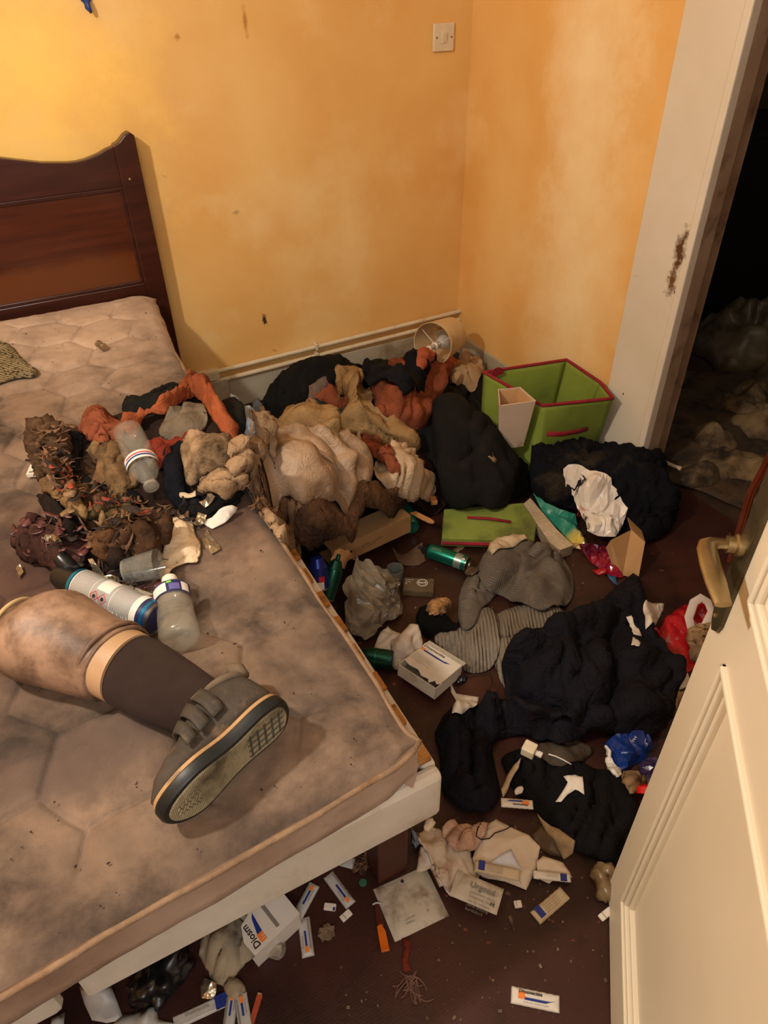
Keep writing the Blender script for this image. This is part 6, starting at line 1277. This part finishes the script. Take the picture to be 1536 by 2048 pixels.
a, b_ = hit(506, 2040), hit(520, 1988); Lp = float(np.linalg.norm((b_-a)[:2])); e = empty('orange_stick', frame((a[0], a[1], .003), (b_[0], b_[1], .003)), 'slim orange stick beside the sachets at the bottom edge', 'stick')
MB().prism([(-.01, -.004), (Lp*.9, -.006), (Lp, -.004), (Lp, .003), (Lp*.85, .004), (-.01, .005)], -.002, .003).build('stick_body', mat('faded_orange', 'A8482A', '903A20', 20, rough=.5, bump=.05), e, bevel=.001); MB().box(Lp*.92, Lp, -.004, .003, .003, .0035).build('tip', m_mid, e)
for nm, lb, pts in (('paper_sheet', 'crumpled white sheet under the gap between the bed base halves', [(160, 1975), (200, 1968), (225, 1975), (248, 2040), (215, 2048), (185, 2042), (170, 2010)]), ('paper_sheet', 'crumpled pale papers at the bottom edge left of the carton', [(225, 2050), (250, 2030), (290, 2022), (312, 2005), (318, 2040), (350, 2050), (300, 2070), (240, 2070)]), ('paper_sheet', 'bluish paper corner under the left bed base half', [(105, 2040), (132, 2025), (130, 2060), (100, 2070)])):
    paper(nm, lb, 'paper', pts, m_sk, curl=.014, res=.008)
wad('dark_bag', 'black shiny bag in the shade under the bed base', 'bag', 322, 1945, .055, .04, .03, 30, mat('black_shiny', '0C0C0E', '141416', 9, rough=.3, bump=.1, crumple=.3, crs=30), .3, 2, 7, flat=False)
paper('pack_under_bed', 'white dressing pack corner under the bed foot right of the sachets', 'dressing pack', [(676, 1732), (700, 1715), (712, 1720), (706, 1740)], m_sk)
shreds('ash_bits', 'brown crumbly shreds under the bed foot beside the white tube', 'shreds', [(706, 1740), (735, 1700), (748, 1712), (728, 1745), (712, 1752)], 60, .006, .02, .002, f_sh1, .01, 12)
wad('crumb_lump', 'brown crumbly lump on the floor below the small white packets', 'lump', 653, 1865, .014, .013, .008, 0, mat('crumb_brown', '7A6450', '56442F', 40, rough=.9, bump=.8), .4, 3, 8, sub=3)
c = hit(726, 1766); tag(MB().lathe([(.0075, 0), (.0075, .0015), (.0072, .002)], 18, Matrix.Translation((c[0], c[1], .0003))).build('green_token', mat('dull_green', '2E5E4A', rough=.5)), 'small round green token on the floor left of the dressing pack', 'token')
# string, ribbon and threads
pts_ = [hit(x, y) for x, y in ((966, 1640), (955, 1660), (952, 1675), (962, 1682), (978, 1680), (990, 1668), (1010, 1662), (1026, 1652))]
tag(MB().tube([(p[0], p[1], Tz(p[0], p[1])+.004) for p in pts_], .0012, 6).build('black_string', ink, smooth=True), 'thin black string looping over the envelope and pink tissue', 'string')
paper('red_ribbon', 'crinkled dull red ribbon on the bare floor at the bottom', 'ribbon', [(804, 1878), (818, 1876), (822, 1900), (816, 1920), (822, 1942), (808, 1946), (802, 1925), (808, 1900)], fab('dull_red_ribbon', '6A2A1C', '501E14', None), curl=.006)
mb = MB(); g = random.Random(11); c = hit(822, 1962)
for k in range(22):
    a = R(-110+g.uniform(-75, 90)); l_ = g.uniform(.02, .05); x, y = c[0]+g.uniform(-.012, .012), c[1]+g.uniform(-.012, .012); bend = g.uniform(-2.4, 2.4); P = []
    for i in range(7): t = i/6; P.append((x, y, .002+.004*math.sin(3*t+k)**2)); x += math.cos(a+bend*t)*l_/6; y += math.sin(a+bend*t)*l_/6
    mb.tube(P, .0011, 4)
tag(mb.build('thread_tuft', mat('brown_thread', '7E5A4A', '5E4236', 30, rough=.9)), 'tuft of brown threads below the red ribbon on the floor', 'threads', kind='stuff')
cloth('plastic_bag', 'dirty translucent bag with a pink knot at the lower door edge', 'plastic bag', [(1178, 1750), (1190, 1732), (1205, 1728), (1228, 1740), (1228, 1805), (1205, 1808), (1192, 1800), (1190, 1765), (1180, 1762)], mat('dirty_clear', '8E7A5C', '6E5A3E', 12, rough=.2, alpha=.8, crumple=.4, crs=40), .025, .02, folds=(('b', .012, .02, 50, 2, .02),), res=.006, thick=.0008)
paper('flake', 'thin peeled brown flake on the floor near the tiny cube packet', 'flake', [(1016, 1835), (1022, 1828), (1030, 1858), (1028, 1866)], p_scorch)
# foil things on the mattress
T_low = T; T = np.maximum(T_full, T)
paper('blister_pack', 'crushed silver blister strip right of the cream fabric', 'blister pack', [(404, 1082), (415, 1062), (422, 1075), (440, 1095), (442, 1102), (424, 1112), (410, 1100)], foil, curl=.008, shade=False)
paper('foil_scrap', 'crumpled foil strip above the white card strip', 'foil', [(384, 1050), (398, 1032), (415, 1035), (408, 1050), (395, 1058)], foil, curl=.010, shade=False)
paper('foil_scrap', 'rolled silver foil tab near the black rag at the right of the pile', 'foil', [(400, 1010), (418, 996), (432, 1002), (412, 1022)], foil, curl=.008, shade=False)
paper('foil_scrap', 'gold crushed foil left of the brown shreds', 'foil', [(85, 1085), (95, 1072), (112, 1070), (125, 1085), (108, 1095)], foil, curl=.010, shade=False)
paper('foil_scrap', 'small foil piece against the top of the prosthetic leg', 'foil', [(34, 1140), (44, 1135), (50, 1148), (40, 1160)], foil, curl=.010, shade=False)
paper('foil_strip', 'long tarnished foil strip pointing at the metal dish', 'foil', [(178, 1122), (188, 1120), (205, 1150), (222, 1172), (212, 1178), (196, 1158)], foil, curl=.008, shade=False)
a, b_ = hit(62, 890), hit(60, 946); e = empty('small_carton', frame((a[0], a[1], ZM+.003), (b_[0], b_[1], ZM+.003)), 'small flat beige carton at the left end of the rag pile', 'carton'); Lp = float(np.linalg.norm((b_-a)[:2]))
MB().box(0, Lp, -.009, .009, 0, .009).build('carton_body', p_white, e, bevel=.001); MB().prism([(.018, -.006), (.036, .0), (.018, .006)], .009, .0094).build('mark', inkb, e); MB().box(.044, .05, -.004, .004, .009, .0093).build('mark', ink2, e)
c = hit(206, 700); e = empty('foil_capsule', frame((c[0], c[1], ZM+.012), (c[0]+.01, c[1]-.03, ZM+.010)), 'small crushed foil tube lying alone near the mattress head', 'foil')
MB().lathe([(.004, -.022), (.010, -.020), (.009, -.004), (.0105, .006), (.009, .016), (.005, .016)], 10, ax='X').build('foil_body', foil, e); MB().lathe([(.0085, .0155), (.006, .012), (.001, .010)], 10, ax='X').build('dark_end', ink, e)
# floor crumbs
T = np.where(T_low > .004, np.maximum(T, T_low), T)
m_cr = mat('pale_crumbs', '77614A', '4A3A2C', 60, rough=.8, bump=.2); mb = MB(); g = random.Random(21)
while len(mb.v) < 8*110:
    px, py = g.uniform(560, 1215), g.uniform(1100, 2045); p = hit(px, py)
    if p[2] > .004: continue
    s = g.choice((.0008, .001, .0014, .002, .003)); M = Matrix.Translation((p[0], p[1], s*.5))@Matrix.Rotation(g.uniform(0, 6), 4, 'Z')@Matrix.Rotation(g.uniform(0, 1), 4, 'X'); mb.box(-s, s*g.uniform(.4, 1.2), -s*.7, s*.8, -s*.4, s*.5, M)
tag(mb.build('floor_crumbs', m_cr), 'pale crumbs and grit scattered over the bare floor', 'crumbs', kind='stuff')

# ---- the hallway beyond the doorway
m_hp = mat('hall_dirty_paper', '7E6848', '4A3B28', 9, rough=.8, stain='20150C', samt=.5, sscale=9, bump=.3); m_hp2 = mat('hall_grey_plastic', '6E6450', '463C2C', 9, rough=.4, stain='1C130B', samt=.4, crumple=.3, crs=12); m_hd = mat('hall_muck', '4E3B28', '22170E', 14, rough=.8, bump=.8)
def hall(name, label, cat, cx, cy, rx, ry, h, m, rot=0, seed=0, n=26):
    mb = MB(); cr_, sr_ = math.cos(R(rot)), math.sin(R(rot))
    def f(u, v):
        t = 2*math.pi*u; r = v*(1+.22*float(noise(math.cos(t)*1.5+seed, math.sin(t)*1.5, seed))); x, y = rx*r*math.cos(t), ry*r*math.sin(t)
        z = h*(1-v*v)**.8*(1+.5*float(noise(x/.07, y/.07, seed)))+.5*h*max(0, 1-3*abs(float(noise(x/.1+seed, y/.1, seed+3))))*(1-v)**.3+.004
        return (cx+x*cr_-y*sr_, cy+x*sr_+y*cr_, max(z, .003))
    o = mb.sheet(f, n, 12).build(name, m, smooth=True, fixn=False); q = o.modifiers.new('t', 'SOLIDIFY'); q.thickness = .003; return tag(o, label, cat)
hall('muck_heap', 'low spread of dark filth on the hallway floor at the threshold', 'debris', 2.15, 1.35, .50, .50, .016, m_hd, 0, 1, 40)
for k_, (x_, y_, a_, b2_, h_, lb_) in enumerate(((1.80, 1.22, .09, .06, .04, 'small brown paper crumpled against the threshold'), (2.0, 1.34, .10, .08, .05, 'folded stained paper behind the pale rod'), (1.98, 1.07, .10, .07, .05, 'dark creased paper between the nearest sheets'), (2.02, .93, .10, .08, .05, 'muddy sheet beside the wooden frame'), (2.22, 1.0, .12, .09, .05, 'brown sheet behind the muddy one in the hallway'), (2.3, 1.45, .12, .1, .07, 'grey-brown sheet in front of the round dusty bag'), (2.5, 1.2, .13, .1, .06, 'dim sheet at the right in the hallway heap'))):
    hall('crumpled_paper', lb_, 'paper', x_, y_, a_, b2_, h_, m_hp, k_*47, 20+k_)
hall('crumpled_paper', 'dirty crumpled paper nearest the threshold in the hallway', 'paper', 1.93, 1.20, .13, .09, .045, m_hp, -30, 2)
hall('crumpled_paper', 'brown crumpled sheet just right of the nearest hallway paper', 'paper', 2.10, 1.08, .15, .10, .05, m_hp, 20, 3)
hall('crumpled_paper', 'wrinkled filthy sheet in the middle of the hallway opening', 'paper', 2.22, 1.30, .14, .12, .06, m_hp, 60, 4)
hall('crumpled_paper', 'torn stained paper close to the brown wooden frame', 'paper', 1.88, .98, .11, .08, .035, m_hp, 10, 5)
hall('crumpled_paper', 'pale stained sheet behind the brown wooden frame', 'paper', 2.35, 1.12, .15, .10, .06, m_hp, -10, 6)
hall('plastic_bag', 'dusty bag slumped against the far side of the hall jamb', 'plastic bag', 2.15, 1.78, .13, .12, .13, m_hp2, 0, 7)
hall('plastic_bag', 'large dusty bag at the back of the hallway heap on the left', 'plastic bag', 2.75, 1.85, .30, .22, .13, m_hp2, 30, 8, 34)
hall('plastic_bag', 'pale dusty bag on the right of the hallway heap', 'plastic bag', 2.85, 1.45, .26, .2, .15, m_hp2, 80, 9, 34)
hall('plastic_bag', 'round dusty bag in the middle distance of the hallway', 'plastic bag', 2.55, 1.50, .14, .11, .10, m_hp2, 10, 10)
a, b_ = PZ(1320, 920, .03), PZ(1362, 938, .03); e = empty('pale_rod', frame(a, b_), 'short pale rod lying at the hallway threshold by the jamb', 'rod'); Lp = float(np.linalg.norm(b_-a))
MB().lathe([(.005, 0), (.006, .002), (.006, Lp-.01), (.008, Lp-.008), (.008, Lp), (.004, Lp+.002)], 14, ax='X').build('rod_body', p_dirty, e, smooth='auto')
a = PZ(1382, 690, 0); e = empty('dark_cabinet', (2.95, 2.25, 0), 'tall black cabinet standing at the far side of the hallway', 'cabinet')
m_cab = mat('near_black_cabinet', '0E0C0B', '0A0908', 4, rough=.6, bump=.05); MB().box(-.30, .30, -.2, .2, .05, .80).build('cabinet_body', m_cab, e, bevel=.004)
MB().box(-.29, -.002, -.215, -.2, .07, .78).build('door', m_cab, e, bevel=.003); MB().box(.002, .29, -.215, -.2, .07, .78).build('door', m_cab, e, bevel=.003)
for x in (-.28, .24): MB().box(x, x+.04, -.19, -.15, 0, .05).build('leg', m_cab, e)
# brown wooden frame leaning beyond the door edge
m_fr = mat('red_brown_frame', '6A2E1C', '54220F', 10, rough=.35, bump=.04, coat=.2)
q0 = Vector(pv(PX(1482, 1055, 1.56))); q1 = Vector(pv(PX(1502, 985, 1.56))); q2 = Vector(pv(PX(1545, 905, 1.56)))
e = empty('picture_frame', (q0.x, q0.y, 0), 'red-brown moulded wooden frame standing beyond the door handle', 'frame')
def bar(A, B_, nm):
    A, B_ = A-e.location, B_-e.location; M = frame(A, B_, (-1, -.3, .3)); L = (B_-A).length
    MB().box(-.002, L+.002, -.010, .010, -.008, .004, M).build(nm, m_fr, e, bevel=.002); MB().box(0, L, -.004, .004, .004, .008, M).build('bead', m_fr, e, bevel=.002)
bar(Vector((q0.x-.0, q0.y+(q0-q1).y*.8, 0.0)), q1, 'frame_side'); bar(q1, q2+(q2-q1)*.8, 'frame_top')
bar(Vector((q0.x, q0.y-.35, 0)), q1+Vector((0, -.35, -.02)), 'frame_side')
lamp('hall_fill', 'AREA', (3.0, 1.0, 2.4), 3.5, (1.0, .85, .65), (.5, .5))  # weak fill added to lift the dark hallway, no fitting there

# ------------------------------------------------------------------ groups for repeated things
GN = {'sachet': 'medicine sachets scattered on the floor', 'spray_can': 'spray cans lying about the room', 'box_spring': 'box spring halves under the mattress', 'heating_pipe': 'pipes along the back wall',
      'crumpled_paper': 'crumpled papers in the hallway', 'paper_bag': 'crumpled papers at the mattress edge', 'foil_scrap': 'foil scraps on and under the bed', 'white_packet': 'small white packets on the floor',
      'cloth_shreds': 'shreds in the rag pile on the mattress', 'scorched_rag': 'scorched rags in the pile on the mattress', 'storage_cube': 'lime green storage cubes', 'medicine_box': 'torn medicine cartons', 'plastic_bag': 'plastic bags in the clutter'}
from collections import defaultdict
byn = defaultdict(list)
for o in bpy.data.objects:
    if o.parent is None and 'category' in o.keys(): byn[o.name.split('.')[0]].append(o)
for k, L in byn.items():
    if len(L) > 1:
        for o in L:
            if 'group' not in o.keys(): o['group'] = GN.get(k, k.replace('_', ' ')+' pieces in the clutter')
